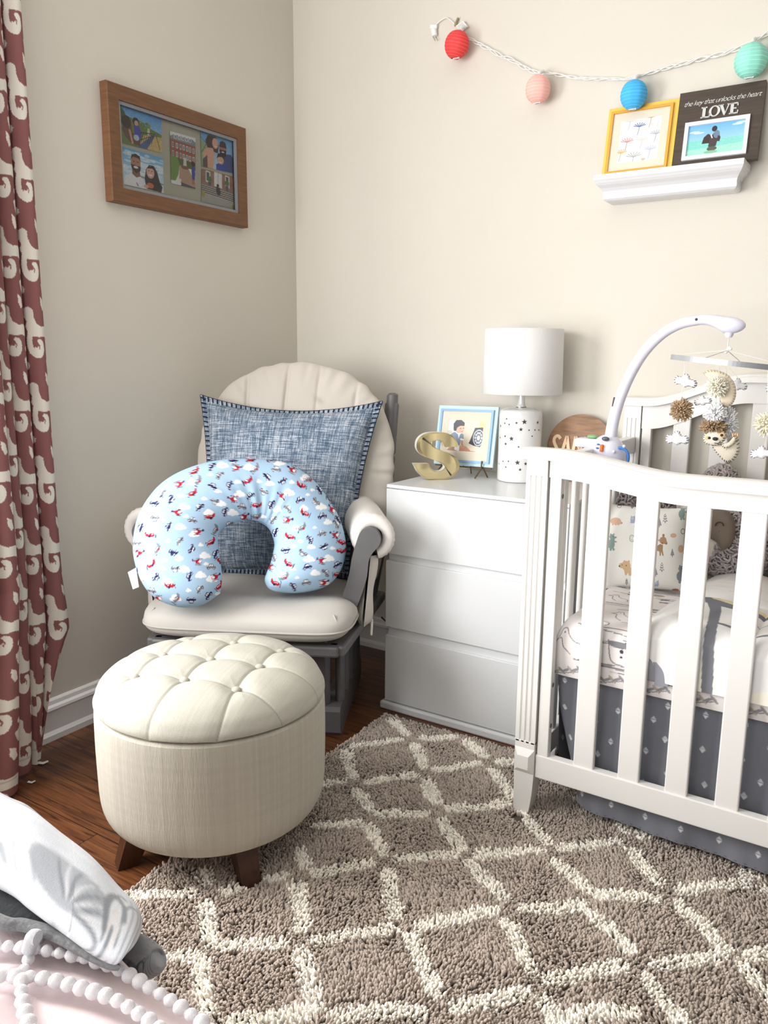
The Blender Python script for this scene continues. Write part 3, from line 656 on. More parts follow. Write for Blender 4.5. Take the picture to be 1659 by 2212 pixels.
cc = cv.sample(uu, vv); front = (Z > -.02)[..., None]; cc = np.where(front, cc, lin((172, 203, 230)))
mpr = M('printed_cotton', (190, 220, 240), .8, attr=True, bump=.15, bscale=500, spec=.15)
mb = MB(); mb.grid(G, cv=True, col=cc, flip=False)
for k, fp in ((0, 0), (419, 1)):
    V = np.vstack([G[k], G[k].mean(0)]); mb.add(V, np.array([[i, (i+1) % nv, nv] if fp else [(i+1) % nv, i, nv] for i in range(nv)]), 0, lin((172, 203, 230)))
nur = mb.build('nursing_pillow', mpr); tag(nur, 'light blue U-shaped nursing pillow printed with cars, planes and clouds', 'nursing pillow')
t0 = np.array([np.array(atp(*p, no+nnv*.03, nnv)) for p in ((294, 1226), (276, 1236), (287, 1273), (300, 1268))]); mb = MB(); mb.add(np.vstack([t0, t0-nnv*.001]), [(0, 1, 2, 3), (7, 6, 5, 4)], 0, None, False)
mb.build('care_tag', M('white_tag', (238, 240, 244), .7), nur)
# ================================================================== collage frame on the left wall
mwood = M('warm_wood_frame', (116, 78, 47), .5, var=.25, vscale=2.5, stretch=(6, 6, 60), bump=.15, bscale=90)
FC = np.array([[*at(229.3, 171.7, 0, .032)], [*at(531.6, 278, 0, .032)], [*at(534.2, 490.3, 0, .032)], [*at(242.3, 434.3, 0, .032)]])
y0, y1, z0, z1 = -.925, -.316, 1.651, 1.9935
cf = thing('picture_frame', (.016, (y0+y1)/2, z0), 'brown wooden collage frame with five photos on the left wall', 'picture frame')
def yz(x): return lambda p: np.stack([np.full(len(p), x), p[:, 0], p[:, 1]], 1)
def framebars(mb, y0, y1, z0, z1, w, x0, x1, inset=.004):
    """mitred four-bar frame on a plane x=const; slightly bevelled face"""
    o = [(y0, z0), (y1, z0), (y1, z1), (y0, z1)]; i = [(y0+w, z0+w), (y1-w, z0+w), (y1-w, z1-w), (y0+w, z1-w)]
    e = .003; oi = [(y0+e, z0+e), (y1-e, z0+e), (y1-e, z1-e), (y0+e, z1-e)]
    R = [np.array([(x, *p) for p in q]) for x, q in ((x0, o), (x1-e, o), (x1, oi), (x1-inset*.5, i), (x0, i))]
    mb.grid(np.array(R), cv=True, smooth=False); return mb
mb = MB(); framebars(mb, y0, y1, z0, z1, .044, .001, .033); mb.build('frame', mwood, cf)
mb = MB(); framebars(mb, y0+.042, y1-.042, z0+.042, z1-.042, .012, .010, .026); mb.build('inner_lip', M('grey_frame_lip', (132, 134, 138), .4), cf)
mb = MB(); mb.box((.008, (y0+y1)/2, (z0+z1)/2), (.006, y1-y0-.08, z1-z0-.08), bev=0); mb.build('backing', M('pale_green_mat', (188, 188, 172), .8, var=.04, vscale=20), cf)
mpho = M('photo_print', (255, 255, 255), .35, attr=True, spec=.4)
def photo(cv, P, parent, name='photo', n=None, label=None, mat=None):
    """flat print: P = 4 corners TL TR BR BL; canvas fills it"""
    P = np.array(P, float); n = n or (cv.w, cv.h)
    u = np.linspace(0, 1, n[0])[None, :, None]; v = np.linspace(0, 1, n[1])[:, None, None]
    G = (P[0]*(1-u)+P[1]*u)*(1-v)+(P[3]*(1-u)+P[2]*u)*v
    U, V = np.meshgrid(np.linspace(0, 1, n[0]), np.linspace(0, 1, n[1]))
    c = cv.sample(cv.x0+U*(cv.x1-cv.x0), cv.y0+V*(cv.y1-cv.y0))**.85
    mb = MB(); mb.grid(G, col=c, smooth=False, flip=False); o = mb.build(name, mat or mpho, parent)
    if label: o['label'] = label
    return o
def fpx(*pts): return [np.array(at(200+x/4.608, 150+y/4.608, 0, .013)) for x, y in pts]
# 1 top left: mother and child by a railing
c = Canvas(150, 130, (0, 0, 0), 0, 0, 100, 100); c.vgrad((70, 150, 215), (190, 220, 240))
c.poly([(0, 0), (12, 22), (30, 30), (60, 38), (100, 50), (100, 100), (0, 100)], (92, 118, 52)); c.poly([(0, 0), (10, 16), (14, 40), (0, 50)], (52, 78, 48))
for i in range(60): c.ell(RS.rand()*60+8, 30+RS.rand()*22, 4, 4, (RS.randint(60, 130), RS.randint(95, 150), RS.randint(35, 80)))
c.poly([(55, 62), (100, 58), (100, 100), (40, 100)], (196, 172, 104)); c.poly([(82, 52), (86, 52), (62, 100), (40, 100), (44, 92)], (66, 92, 142)); c.poly([(64, 42), (70, 42), (70, 62), (63, 62)], (206, 200, 176))
for x in range(44, 84, 5): c.line([(x, 56), (x-6, 84)], .9, (30, 32, 34))
c.line([(40, 60), (84, 52)], 1.6, (34, 36, 40)); c.line([(40, 82), (80, 58)], 1.4, (34, 36, 40)); c.line([(86, 58), (95, 92)], 1.4, (40, 36, 34))
c.poly([(2, 62), (8, 30), (16, 26), (24, 36), (26, 64), (46, 82), (44, 96), (22, 94), (8, 78)], (96, 62, 50)); c.ell(13, 40, 11, 17, (42, 30, 28)); c.poly([(30, 44), (44, 42), (48, 60), (44, 84), (32, 80)], (52, 58, 170)); c.ell(36, 33, 8, 11, (36, 28, 30)); c.ell(37, 37, 5, 7, (206, 160, 136)); c.ell(36, 76, 7, 8, (178, 200, 216)); c.line([(20, 60), (26, 92)], 5, (198, 150, 126)); c.noise(.25, 2)
photo(c, fpx((272, 350), (684, 474), (690, 832), (292, 732)), cf)
# 2 bottom left: smiling couple under clouds
c = Canvas(150, 130, (0, 0, 0), 0, 0, 100, 100); c.vgrad((86, 164, 216), (226, 238, 246))
for i in range(70): c.ell(RS.rand()*100, 5+RS.rand()*60, 6+RS.rand()*9, 2+RS.rand()*3, (236, 243, 248), .55)
c.poly([(38, 66), (100, 74), (100, 78), (38, 70)], (120, 140, 120))
c.poly([(2, 100), (6, 74), (24, 64), (44, 70), (54, 90), (54, 100)], (226, 230, 236)); c.poly([(22, 50), (40, 50), (42, 68), (32, 74), (22, 66)], (122, 80, 62)); c.ell(31, 34, 12, 21, (168, 118, 94)); c.poly([(19, 40), (43, 42), (42, 54), (32, 62), (21, 52)], (42, 32, 30)); c.ell(31, 46, 6, 3.4, (238, 226, 220)); c.poly([(19, 28), (21, 14), (31, 9), (41, 14), (43, 28), (38, 20), (24, 19)], (34, 28, 28))
for x in (26, 36): c.ell(x, 31, 2, 1.4, (40, 26, 24))
c.poly([(56, 98), (52, 70), (56, 44), (64, 30), (76, 30), (84, 44), (90, 70), (97, 84), (94, 100)], (34, 26, 28)); c.ell(67, 50, 10, 17, (214, 166, 142)); c.ell(67, 58, 5, 2.4, (244, 236, 232)); c.poly([(57, 42), (62, 34), (74, 33), (80, 46), (72, 38), (62, 40)], (34, 26, 28))
for x in (63, 71): c.ell(x, 46, 1.8, 1.2, (40, 26, 24))
c.ell(66, 87, 9, 8, (198, 104, 68)); c.ell(56, 92, 6, 5, (206, 158, 132)); c.line([(32, 88), (36, 96)], 2, (60, 60, 90)); c.noise(.12, 2)
photo(c, fpx((298, 768), (700, 884), (708, 1232), (306, 1140)), cf)
# 3 centre: brick hall and hedge path
c = Canvas(110, 220, (0, 0, 0), 0, 0, 100, 200); c.vgrad((228, 234, 240), (228, 234, 240)); c.poly([(0, 18), (15, 8), (85, 8), (100, 18), (100, 34), (0, 28)], (126, 136, 146)); c.poly([(0, 28), (100, 34), (100, 112), (0, 92)], (142, 80, 66))
for x in (20, 35, 50, 64, 78): c.poly([(x-5, 8), (x+5, 8), (x+5, 24), (x-5, 24)], (238, 240, 242)); c.poly([(x-2.5, 11), (x+2.5, 11), (x+2.5, 22), (x-2.5, 22)], (90, 110, 130))
for yy in (38, 72):
    for k, x in enumerate((10, 26, 40, 52, 66, 78, 92)): c.poly([(x-4, yy+k*.8), (x+4, yy+k*.8), (x+4, yy+20+k*.8), (x-4, yy+20+k*.8)], (232, 234, 234)); c.poly([(x-2.4, yy+2+k*.8), (x+2.4, yy+2+k*.8), (x+2.4, yy+18+k*.8), (x-2.4, yy+18+k*.8)], (96, 112, 122))
c.poly([(0, 92), (100, 104), (100, 128), (0, 120)], (70, 92, 44)); c.poly([(0, 88), (28, 96), (36, 120), (30, 160), (18, 186), (0, 186)], (98, 140, 56)); c.poly([(36, 122), (68, 122), (100, 180), (100, 196), (30, 190), (34, 150)], (180, 146, 124))
for k in range(9): c.line([(34, 128+k*7), (70+k*4, 126+k*7)], .8, (150, 112, 96))
c.poly([(52, 88), (62, 88), (64, 122), (50, 122)], (206, 214, 212)); c.ell(57, 126, 16, 7, (120, 76, 60)); c.poly([(26, 172), (42, 176), (36, 196), (20, 192)], (222, 220, 212)); c.poly([(42, 186), (100, 196), (100, 200), (40, 200)], (60, 66, 74)); c.ell(90, 104, 8, 10, (36, 26, 28)); c.poly([(84, 114), (97, 114), (99, 140), (98, 166), (86, 166), (84, 140)], (48, 60, 150)); c.line([(88, 166), (90, 182)], 4, (150, 100, 80)); c.line([(96, 166), (95, 180)], 4, (150, 100, 80)); c.noise(.18, 1)
photo(c, fpx((770, 612), (1024, 684), (1024, 1190), (782, 1132)), cf)
# 4 top right: family of three
c = Canvas(130, 140, (0, 0, 0), 0, 0, 100, 100); c.vgrad((96, 158, 216), (186, 214, 236)); c.poly([(0, 22), (18, 34), (18, 100), (0, 100)], (140, 168, 120)); c.line([(0, 14), (24, 36)], 1.5, (44, 44, 48)); c.line([(0, 60), (22, 20)], 1.2, (44, 44, 48)); c.poly([(78, 62), (100, 58), (100, 100), (80, 100)], (120, 140, 110))
c.poly([(14, 20), (22, 2), (46, 2), (54, 24), (50, 50), (20, 44)], (64, 42, 36)); c.ell(43, 22, 9, 16, (218, 168, 144)); c.poly([(10, 100), (4, 60), (18, 40), (36, 38), (40, 60), (34, 100)], (214, 164, 140)); c.poly([(4, 78), (18, 62), (18, 100), (4, 100)], (86, 66, 72)); c.ell(44, 31, 4, 1.6, (246, 238, 234))
c.poly([(66, 100), (62, 62), (74, 46), (92, 44), (99, 58), (96, 100)], (48, 66, 128)); c.ell(66, 34, 11, 22, (156, 106, 82)); c.poly([(55, 36), (77, 36), (74, 54), (66, 60), (58, 52)], (38, 30, 30)); c.ell(66, 42, 4.6, 2, (240, 228, 222)); c.poly([(55, 28), (58, 12), (66, 8), (75, 12), (78, 28)], (50, 38, 36))
c.poly([(44, 100), (44, 84), (56, 76), (70, 84), (72, 100)], (44, 66, 170)); c.ell(58, 68, 10, 13, (216, 168, 142)); c.poly([(46, 66), (50, 50), (60, 46), (70, 54), (70, 66), (62, 58), (52, 60)], (44, 34, 34)); c.ell(58, 75, 4, 1.6, (246, 238, 232)); c.noise(.12, 2)
photo(c, fpx((1074, 620), (1400, 720), (1410, 1036), (1086, 964)), cf)
# 5 bottom right: child on brick steps
c = Canvas(130, 140, (0, 0, 0), 0, 0, 100, 100, ); c.a[:] = np.array((140, 96, 84))/255.
for k in range(26): c.line([(0, k*2.2), (100, k*2.2)], .4, (168, 130, 118))
for x0, x1 in ((12, 26), (72, 86)): c.poly([(x0, 2), (x1, 4), (x1, 40), (x0, 36)], (228, 230, 230)); c.poly([(x0+3, 6), (x1-3, 7), (x1-3, 34), (x0+3, 32)], (78, 88, 92))
c.poly([(38, 0), (62, 2), (62, 46), (38, 44)], (226, 228, 230)); c.line([(50, 3), (50, 44)], 1, (150, 156, 160))
for x in (24, 78): c.ell(x, 26, 7, 8, (74, 110, 62)); c.poly([(x-5, 34), (x+5, 34), (x+3, 52), (x-3, 52)], (82, 84, 88))
c.poly([(0, 44), (100, 52), (100, 84), (0, 74)], (120, 112, 108))
for k in range(5): c.line([(0, 48+k*6), (100, 56+k*6)], 1.8, (196, 194, 192)); c.line([(0, 51+k*6), (100, 59+k*6)], 1.4, (62, 58, 58))
c.poly([(0, 72), (100, 82), (100, 100), (0, 100)], (160, 162, 158)); c.ell(5, 76, 6, 10, (150, 150, 80)); c.ell(97, 94, 5, 6, (130, 130, 70)); c.ell(49, 40, 4, 5, (40, 34, 36)); c.poly([(44, 44), (55, 45), (58, 60), (56, 70), (48, 70), (44, 58)], (44, 46, 56)); c.noise(.2, 1)
photo(c, fpx((1086, 986), (1404, 1068), (1410, 1390), (1084, 1310)), cf)
# clear pane
def glassmat():
    m = bpy.data.materials.new('clear_pane'); m.use_nodes = True; nt = m.node_tree; out = nt.nodes['Material Output']; nt.nodes.remove(nt.nodes['Principled BSDF'])
    t = nd(nt, 'ShaderNodeBsdfTransparent'); g = nd(nt, 'ShaderNodeBsdfGlossy', Roughness=.02); fr = nd(nt, 'ShaderNodeFresnel', IOR=1.35); mx = nd(nt, 'ShaderNodeMixShader')
    nt.links.new(fr.outputs[0], mx.inputs[0]); nt.links.new(t.outputs[0], mx.inputs[1]); nt.links.new(g.outputs[0], mx.inputs[2]); nt.links.new(mx.outputs[0], out.inputs[0]); return m
mglass = glassmat()
mb = MB(); mb.add([(.018, y0+.05, z0+.05), (.018, y1-.05, z0+.05), (.018, y1-.05, z1-.05), (.018, y0+.05, z1-.05)], [(0, 1, 2, 3)]); mb.build('glass_pane', mglass, cf)

# ================================================================== floating shelf with crown profile
msh = M('white_shelf_paint', (226, 226, 228), .35)
pr = [(0, 1.739), (-.112, 1.739), (-.112, 1.724), (-.108, 1.720), (-.105, 1.716), (-.098, 1.710), (-.085, 1.703), (-.076, 1.695), (-.073, 1.687), (-.0755, 1.680), (-.0735, 1.673), (-.066, 1.668), (-.055, 1.666), (0, 1.666)]
sx0, sx1 = 1.262, 1.690
mb = MB(); n = len(pr); ins = np.array([max(0, (.112+p[0])*.55) for p in pr]); ins[0] = 0; ins[-1] = ins[-2]; pr = np.array(pr)
G = np.array([[(x+k*i, p[0], p[1]) for p, i in zip(pr, ins)] for x, k in ((sx0, 1), (sx1, -1))]); mb.grid(G, smooth=False)
for g, fl in ((G[0], False), (G[1], True)):
    q = g[1:-1]; w_ = q.copy(); w_[:, 1] = 0; mb.grid(np.array([q, w_]), smooth=False, flip=fl)
tag(mb.build('floating_shelf', msh), 'white floating shelf with moulded crown profile on the back wall', 'shelf')

# ================================================================== yellow frame on the shelf
def wallframe(px4, zb, ytop, ybot):
    """frame leaning against the wall on the shelf; returns P(u,v,d): u,v in 0..1 from top left, d out of the face"""
    pass
def leanplane(x0, x1, zb, zt, yb, yt):
    A, B, D = np.array([x0, yt, zt]), np.array([x1, yt, zt]), np.array([x0, yb, zb])
    eu, ev = B-A, D-A; nn = np.cross(eu, ev); nn /= np.linalg.norm(nn); nn = nn if nn[1] < 0 else -nn
    W, Hh = np.linalg.norm(eu), np.linalg.norm(ev)
    def P(u, v, d=0): u, v = np.asarray(u, float), np.asarray(v, float); return A+np.multiply.outer(u/W, eu)+np.multiply.outer(v/Hh, ev)+np.multiply.outer(np.asarray(d, float)*np.ones_like(u), nn)
    return P, W, Hh
def pframe(mb, P, u0, u1, v0, v1, w, d0, d1, mid=0, w2=None):
    w2 = w2 or w; o = [(u0, v0), (u1, v0), (u1, v1), (u0, v1)]; i = [(u0+w, v0+w2), (u1-w, v0+w2), (u1-w, v1-w2), (u0+w, v1-w2)]
    R = []
    for d, q in ((d0, o), (d1, o), (d1, i), (d0, i)): q = np.array(q); R.append(P(q[:, 0], q[:, 1], d))
    mb.grid(np.array(R), cv=True, smooth=False, mid=mid, flip=True); return mb
def panel(mb, P, u0, u1, v0, v1, d, mid=0, th=.002):
    q = np.array([(u0, v0), (u1, v0), (u1, v1), (u0, v1)]); a = P(q[:, 0], q[:, 1], d); b = P(q[:, 0], q[:, 1], d-th)
    mb.add(np.vstack([a, b]), [(0, 3, 2, 1), (4, 5, 6, 7), (0, 1, 5, 4), (1, 2, 6, 5), (2, 3, 7, 6), (3, 0, 4, 7)], mid, None, False); return mb
P, W, Hh = leanplane(1.272, 1.482, 1.7405, 1.945, -.062, -.022)
yf = thing('picture_frame', P(W/2, Hh, 0), 'yellow square frame with a flower print on the floating shelf', 'picture frame')
mb = MB(); panel(mb, P, 0, W, 0, Hh, .004, 0, .010); mb.build('frame', M('yellow_paint', (236, 196, 84), .4), yf)
mb = MB(); pframe(mb, P, .010, W-.014, .013, Hh-.003, .008, .003, .012); mb.build('inner_frame', M('amber_paint', (226, 164, 62), .4), yf)
mb = MB(); pframe(mb, P, .018, W-.022, .021, Hh-.011, .024, .004, .0065); mb.build('mat_board', M('cream_mat', (222, 214, 196), .8), yf)
c = Canvas(240, 240, (226, 226, 229), 0, 0, 100, 100)
def flower(x, y, s, col, stem=1):
    for a in np.linspace(-80, 80, 7): c.line([(x, y), (x+s*sin(radians(a))*1.15, y-s*cos(radians(a))*.6-2)], [1.1, 1.8], col)
    if stem: c.line([(x, y), (x-1, y+s*.8), (x-s*.25, y+s*1.5)], 1.1, tuple(int(k*.8) for k in col))
for f in ((48, 20, 12, (74, 94, 150)), (74, 3, 14, (190, 140, 66)), (24, 6, 12, (200, 198, 196)), (22, 52, 13, (196, 120, 112)), (58, 52, 12, (226, 196, 188)), (90, 42, 12, (160, 162, 170)), (10, 76, 12, (204, 158, 76)), (42, 88, 15, (150, 156, 152)), (80, 76, 12, (172, 178, 212)), (92, 14, 8, (236, 226, 224)), (6, 24, 7, (240, 226, 222)), (66, 98, 4, (200, 170, 140))): flower(*f)
u0, u1, v0, v1 = .040, W-.044, .043, Hh-.033
photo(c, [P(u0, v0, .0062), P(u1, v0, .0062), P(u1, v1, .0062), P(u0, v1, .0062)], yf, 'art_print')
# ================================================================== dark LOVE plaque
P, W, Hh = leanplane(1.484, 1.716, 1.7405, 1.954, -.056, -.020)
lv = thing('photo_plaque', P(W/2, Hh, 0), 'dark wood photo plaque with the word LOVE above a beach photo on the shelf', 'picture frame')
mdk = M('dark_stained_wood', (72, 60, 50), .6, var=.3, vscale=2, stretch=(6, 60, 60))
mb = MB(); panel(mb, P, 0, W, 0, Hh, .012, 0, .018); mb.build('board', mdk, lv)
mwt = M('white_lettering', (244, 244, 242), .5)
def tf(uc, vb, d): return lambda V: P(uc+V[:, 0], vb-V[:, 1], d+V[:, 2])
mb = MB(); text_mesh(mb, 'the key that unlocks the heart', .0205, .0006, tf(W*.51, .042, .0125), shear=.42, space=.86, offset=-.0004); mb.build('script_lettering', mwt, lv)
# serif LOVE built from strokes
mb = MB(); lw = .0085; tn = .0032; hgt = .031; q = .0135
def bx(u0, v0, u1, v1): mb.prism([(u0, v0), (u1, v0), (u1, v1), (u0, v1)], lambda p: P(p[:, 0], p[:, 1], .012), P(0, 0, .016)-P(0, 0, .012))
vb = .083; vt = vb-hgt; u = W*.5-.050
bx(u+.004, vt, u+.004+lw, vb); bx(u, vt, u+.0165, vt+tn); bx(u, vb-tn, u+.026, vb); bx(u+.0225, vb-.011, u+.026, vb)
th = np.linspace(0, 2*pi, 40, endpoint=False); oc = (u+.037, (vt+vb)/2)
O1 = [(oc[0]+.0155*cos(t), oc[1]+hgt*.5*sin(t)) for t in th]; I1 = [(oc[0]+.0085*cos(t), oc[1]+hgt*.42*sin(t)) for t in th]
mb.grid(np.array([P(np.array(a)[:, 0], np.array(a)[:, 1], d) for a, d in ((O1, .012), (O1, .016), (I1, .016), (I1, .012))]), cv=True, smooth=False, flip=True)
mb.prism([(u+.049, vt), (u+.058, vt), (u+.0665, vb-.008), (u+.0735, vt), (u+.077, vt), (u+.066, vb), (u+.0625, vb)], lambda p: P(p[:, 0], p[:, 1], .012), P(0, 0, .016)-P(0, 0, .012))
bx(u+.0465, vt, u+.061, vt+tn*.7); bx(u+.0705, vt, u+.0795, vt+tn*.7)
bx(u+.080, vt, u+.080+lw, vb); bx(u+.077, vt, u+.1005, vt+tn); bx(u+.077, vb-tn, u+.1015, vb); bx(u+.087, (vt+vb)/2-tn*.5, u+.096, (vt+vb)/2+tn*.5); bx(u+.0975, vt, u+.1005, vt+.009); bx(u+.0985, vb-.0095, u+.1015, vb)
mb.build('love_lettering', M('pewter_letters', (206, 208, 206), .4, metal=.3), lv)
uu0, uu1, vv0, vv1 = .026, W-.030, .092, Hh-.016
mb = MB(); pframe(mb, P, uu0, uu1, vv0, vv1, .011, .011, .020); mb.build('photo_border', msh, lv)
c = Canvas(240, 160, (0, 0, 0), 0, 0, 150, 100); c.vgrad((96, 168, 226), (190, 222, 240)); c.poly([(0, 50), (150, 50), (150, 100), (0, 100)], (116, 204, 190)); c.poly([(0, 78), (150, 70), (150, 100), (0, 100)], (150, 222, 196))
for i in range(120): x, y = RS.rand()*150, 54+RS.rand()*44; c.line([(x, y), (x+4+RS.rand()*8, y+.4)], .7, (96, 190, 176) if RS.rand() < .5 else (176, 232, 212), .6)
for x, y in ((18, 22), (30, 26), (138, 8), (128, 12)): c.ell(x, y, 14, 3, (230, 240, 246), .7)
c.poly([(40, 62), (44, 42), (54, 32), (62, 36), (66, 48), (64, 62)], (44, 36, 36)); c.poly([(58, 74), (60, 46), (70, 30), (84, 34), (88, 52), (80, 60), (78, 74)], (58, 46, 44)); c.ell(70, 18, 7, 9, (38, 30, 32)); c.ell(77, 36, 8, 12, (96, 116, 140)); c.poly([(80, 40), (88, 46), (86, 60), (80, 58)], (44, 38, 42)); c.ell(68, 80, 13, 7, (70, 74, 66)); c.line([(62, 36), (66, 46)], 3, (226, 226, 230)); c.ell(66, 90, 18, 5, (110, 168, 130), .8); c.noise(.08, 2)
u0, u1, v0, v1 = uu0+.009, uu1-.009, vv0+.009, vv1-.009
photo(c, [P(u0, v0, .0135), P(u1, v0, .0135), P(u1, v1, .0135), P(u0, v1, .0135)], lv)

# ================================================================== string lights
mcord = M('white_cord', (238, 238, 234), .5)
cordpx = [(1012, 82), (1040, 98), (1075, 117), (1100, 127), (1130, 145), (1160, 157), (1185, 158), (1215, 164), (1260, 170), (1310, 171), (1360, 170), (1385, 164), (1420, 153), (1470, 139), (1530, 124), (1580, 110), (1625, 92), (1670, 64), (1720, 20)]
CP = spline(np.array([at(u, v, 1, -.012) for u, v in cordpx]), 360); n = len(CP); s_ = np.r_[0, np.cumsum(np.linalg.norm(np.diff(CP, axis=0), axis=1))]
T = np.gradient(CP, axis=0); T /= np.linalg.norm(T, axis=1)[:, None]; nup = np.stack([-T[:, 2], 0*T[:, 0], T[:, 0]], 1)
mb = MB(); slow = .6+.5*np.sin(s_*9)
for k in range(3):
    a = s_*2*pi/.11+k*2*pi/3+.8*np.sin(s_*14+k); mb.tube(CP+nup*(np.sin(a)*.0026*(1+slow))[:, None]+np.array([0, -1, 0])*(np.cos(a)*.003)[:, None]-np.array([0, .002, 0]), .0017, 6)
lead = spline(np.array([at(u, v, 1, -.010) for u, v in ((938, 62), (945, 50), (962, 39), (972, 43), (982, 52), (996, 66), (1014, 83))]), 50); mb.tube(lead, .0018, 6)
cord = mb.build('string_light_cord', mcord); tag(cord, 'white twisted string light cord draped along the top of the back wall', 'string lights')
a, b_ = at(936, 60, 1, -.012), at(939, 78, 1, -.012); mb = MB(); mb.tube([a, a*.7+b_*.3, b_], [.008, .011, .009], 12); mb.bar(at(930, 58, 1, -.013), at(944, 58, 1, -.013), .009, .012)
pl = mb.build('plug', M('white_plastic', (240, 240, 240), .4), cord)
mbr = M('brass_prongs', (176, 156, 116), .3, metal=.8)
for du in (-3, 3): mb = MB(); mb.bar(at(938+du, 78, 1, -.012), at(943+du, 88, 1, -.012), .004, .0015); mb.build('prong', mbr, pl)
q = [np.array(at(u, v, 1, -.016)) for u, v in ((984, 56), (1000, 45), (1011, 57), (996, 69))]; mb = MB(); mb.add(q, [(0, 1, 2, 3)], 0, None, False); mb.add([p+np.array([0, .001, 0]) for p in q], [(3, 2, 1, 0)], 0, None, False); wt = mb.build('warning_tag', M('paper_tag', (232, 232, 226), .7), cord)
mb = MB()
for k in range(5): t = .18+k*.15; a = q[0]*(1-t)+q[3]*t; b2 = q[1]*(1-t)+q[2]*t; mb.tube([a*.9+b2*.1-np.array([0, .0006, 0]), a*.15+b2*.85-np.array([0, .0006, 0])], .0004, 4)
mb.build('fine_print', M('grey_ink', (150, 150, 150), .8), wt)['kind'] = 'stuff'
mb = MB(); mb.bar(at(983, 54, 1, -.010), at(990, 38, 1, -.010), .008, .006); mb.bar(at(982, 57, 1, -.012), at(987, 50, 1, -.012), .007, .005); mb.build('socket_end', M('tan_plastic', (150, 140, 112), .5), cord)
def lantern(uc, vc, r, col, word, dent=0, tilt=(0, 0, 1), sock=None):
    c0_ = np.array(at(uc, vc, 1, -.058)); ax = np.array(tilt, float); ax /= np.linalg.norm(ax)
    e1 = np.cross(ax, (0, 1, 0)); e1 /= np.linalg.norm(e1); e2 = np.cross(ax, e1); th = np.arange(48)/48*2*pi
    t = np.linspace(-1, 1, 121)*.86; ribs = 13; ang = t*pi/2
    rad = r*np.cos(ang)**.92*(1-.022*np.abs(np.sin(t*ribs*pi/2)))*1.0
    rad = rad*(1+.0*t); z = r*1.05*np.sin(ang)
    R2 = rad[:, None]*(1+.015*np.cos(th*8)[None])
    if dent: R2 = R2*(1-dent*np.exp(-((t+.55)/.25)**2)[:, None]*np.exp(-((th-pi*1.15)/.5)**2)[None])
    G = c0_+e1*(R2*np.cos(th))[..., None]+e2*(R2*np.sin(th))[..., None]+ax*(z[:, None]+0*th)[..., None]
    ln = np.sin(t*ribs*pi/2)**2; k = np.where(ln < .10, 1.16, 1.0)[:, None]*np.ones(48)[None]
    base = lin(col); cc = np.clip(base*k[..., None]+(k[..., None]-1)*.25, 0, 1)
    ml = M('paper_lantern', col, .65, attr=True, spec=.2)
    mb = MB(); mb.grid(G, cv=True, col=cc, flip=True); o = mb.build('paper_lantern', ml); tag(o, word, 'paper lantern', 'paper lanterns on the string light')
    mb = MB(); mb.lathe([(r*.22, -r*1.035), (r*.25, -r*1.03), (r*.25, -r*1.0), (r*.2, -r*1.0)], c0_, 20); mb.bar(c0_+np.array([-r*.3, -r*.12, -r*1.02]), c0_+np.array([r*.3, -r*.12, -r*1.02]), .004, .004); mb.build('bottom_clip', M('white_plastic', (240, 240, 240), .4), o)
    mb = MB(); top = c0_+ax*r*1.02; mb.tube([top, top+np.array([0, .01, .012]), top+np.array([0, .035, .022])], .0055, 10); mb.build('bulb_socket', M('white_plastic'), o)
lantern(987, 97, .0415, (232, 74, 72), 'red paper lantern, bulging and dented, nearest the plug', .22, (.25, 0, 1))
lantern(1162, 193, .0400, (252, 188, 176), 'salmon pink paper lantern on the string light')
lantern(1369, 205, .0395, (74, 180, 238), 'bright blue paper lantern hanging just above the yellow frame')
lantern(1622, 131, .0435, (150, 224, 204), 'mint green paper lantern above the dark LOVE plaque')

# ================================================================== things on the dresser
TZ = .7805
# gold mirrored letter S, built as a thick stroke with bevelled mirror facets
BL, BR_ = at(899, 1036.5, 2, TZ), at(981, 1036, 2, TZ); eu = BR_-BL; eu[2] = 0; eu /= np.linalg.norm(eu)
sa = radians(6); eu = np.array([eu[0]*cos(sa)-eu[1]*sin(sa), eu[0]*sin(sa)+eu[1]*cos(sa), 0]); en = np.array([eu[1], -eu[0], 0]); 
so = (BL+BR_)/2
def SP(q, d=0): q = np.asarray(q, float); return so+q[..., :1]*eu+q[..., 1:2]*np.array([0, 0, 1.])+np.multiply.outer(np.asarray(d, float)*np.ones(q.shape[:-1]), en)
def s7(x, y): P_ = atp(880+x/7.541, 860+y/7.541, so, en)-so; return (P_ @ eu, P_[2])
so_out = [(822, 792), (826, 770), (800, 700), (758, 640), (700, 592), (620, 566), (520, 556), (400, 558), (300, 575), (220, 620), (165, 690), (148, 770), (160, 840), (205, 905), (280, 955), (370, 985), (470, 1010), (545, 1035), (590, 1075), (608, 1115), (590, 1155), (530, 1188), (470, 1190), (410, 1165), (370, 1120), (350, 1068)]
so_in = [(605, 795), (590, 755), (560, 710), (510, 688), (455, 690), (400, 712), (382, 742), (392, 785), (430, 820), (510, 848), (600, 870), (700, 905), (780, 955), (830, 1020), (846, 1090), (840, 1150), (800, 1210), (740, 1270), (680, 1310), (580, 1325), (440, 1325), (310, 1320), (230, 1265), (165, 1195), (125, 1120), (100, 1068)]
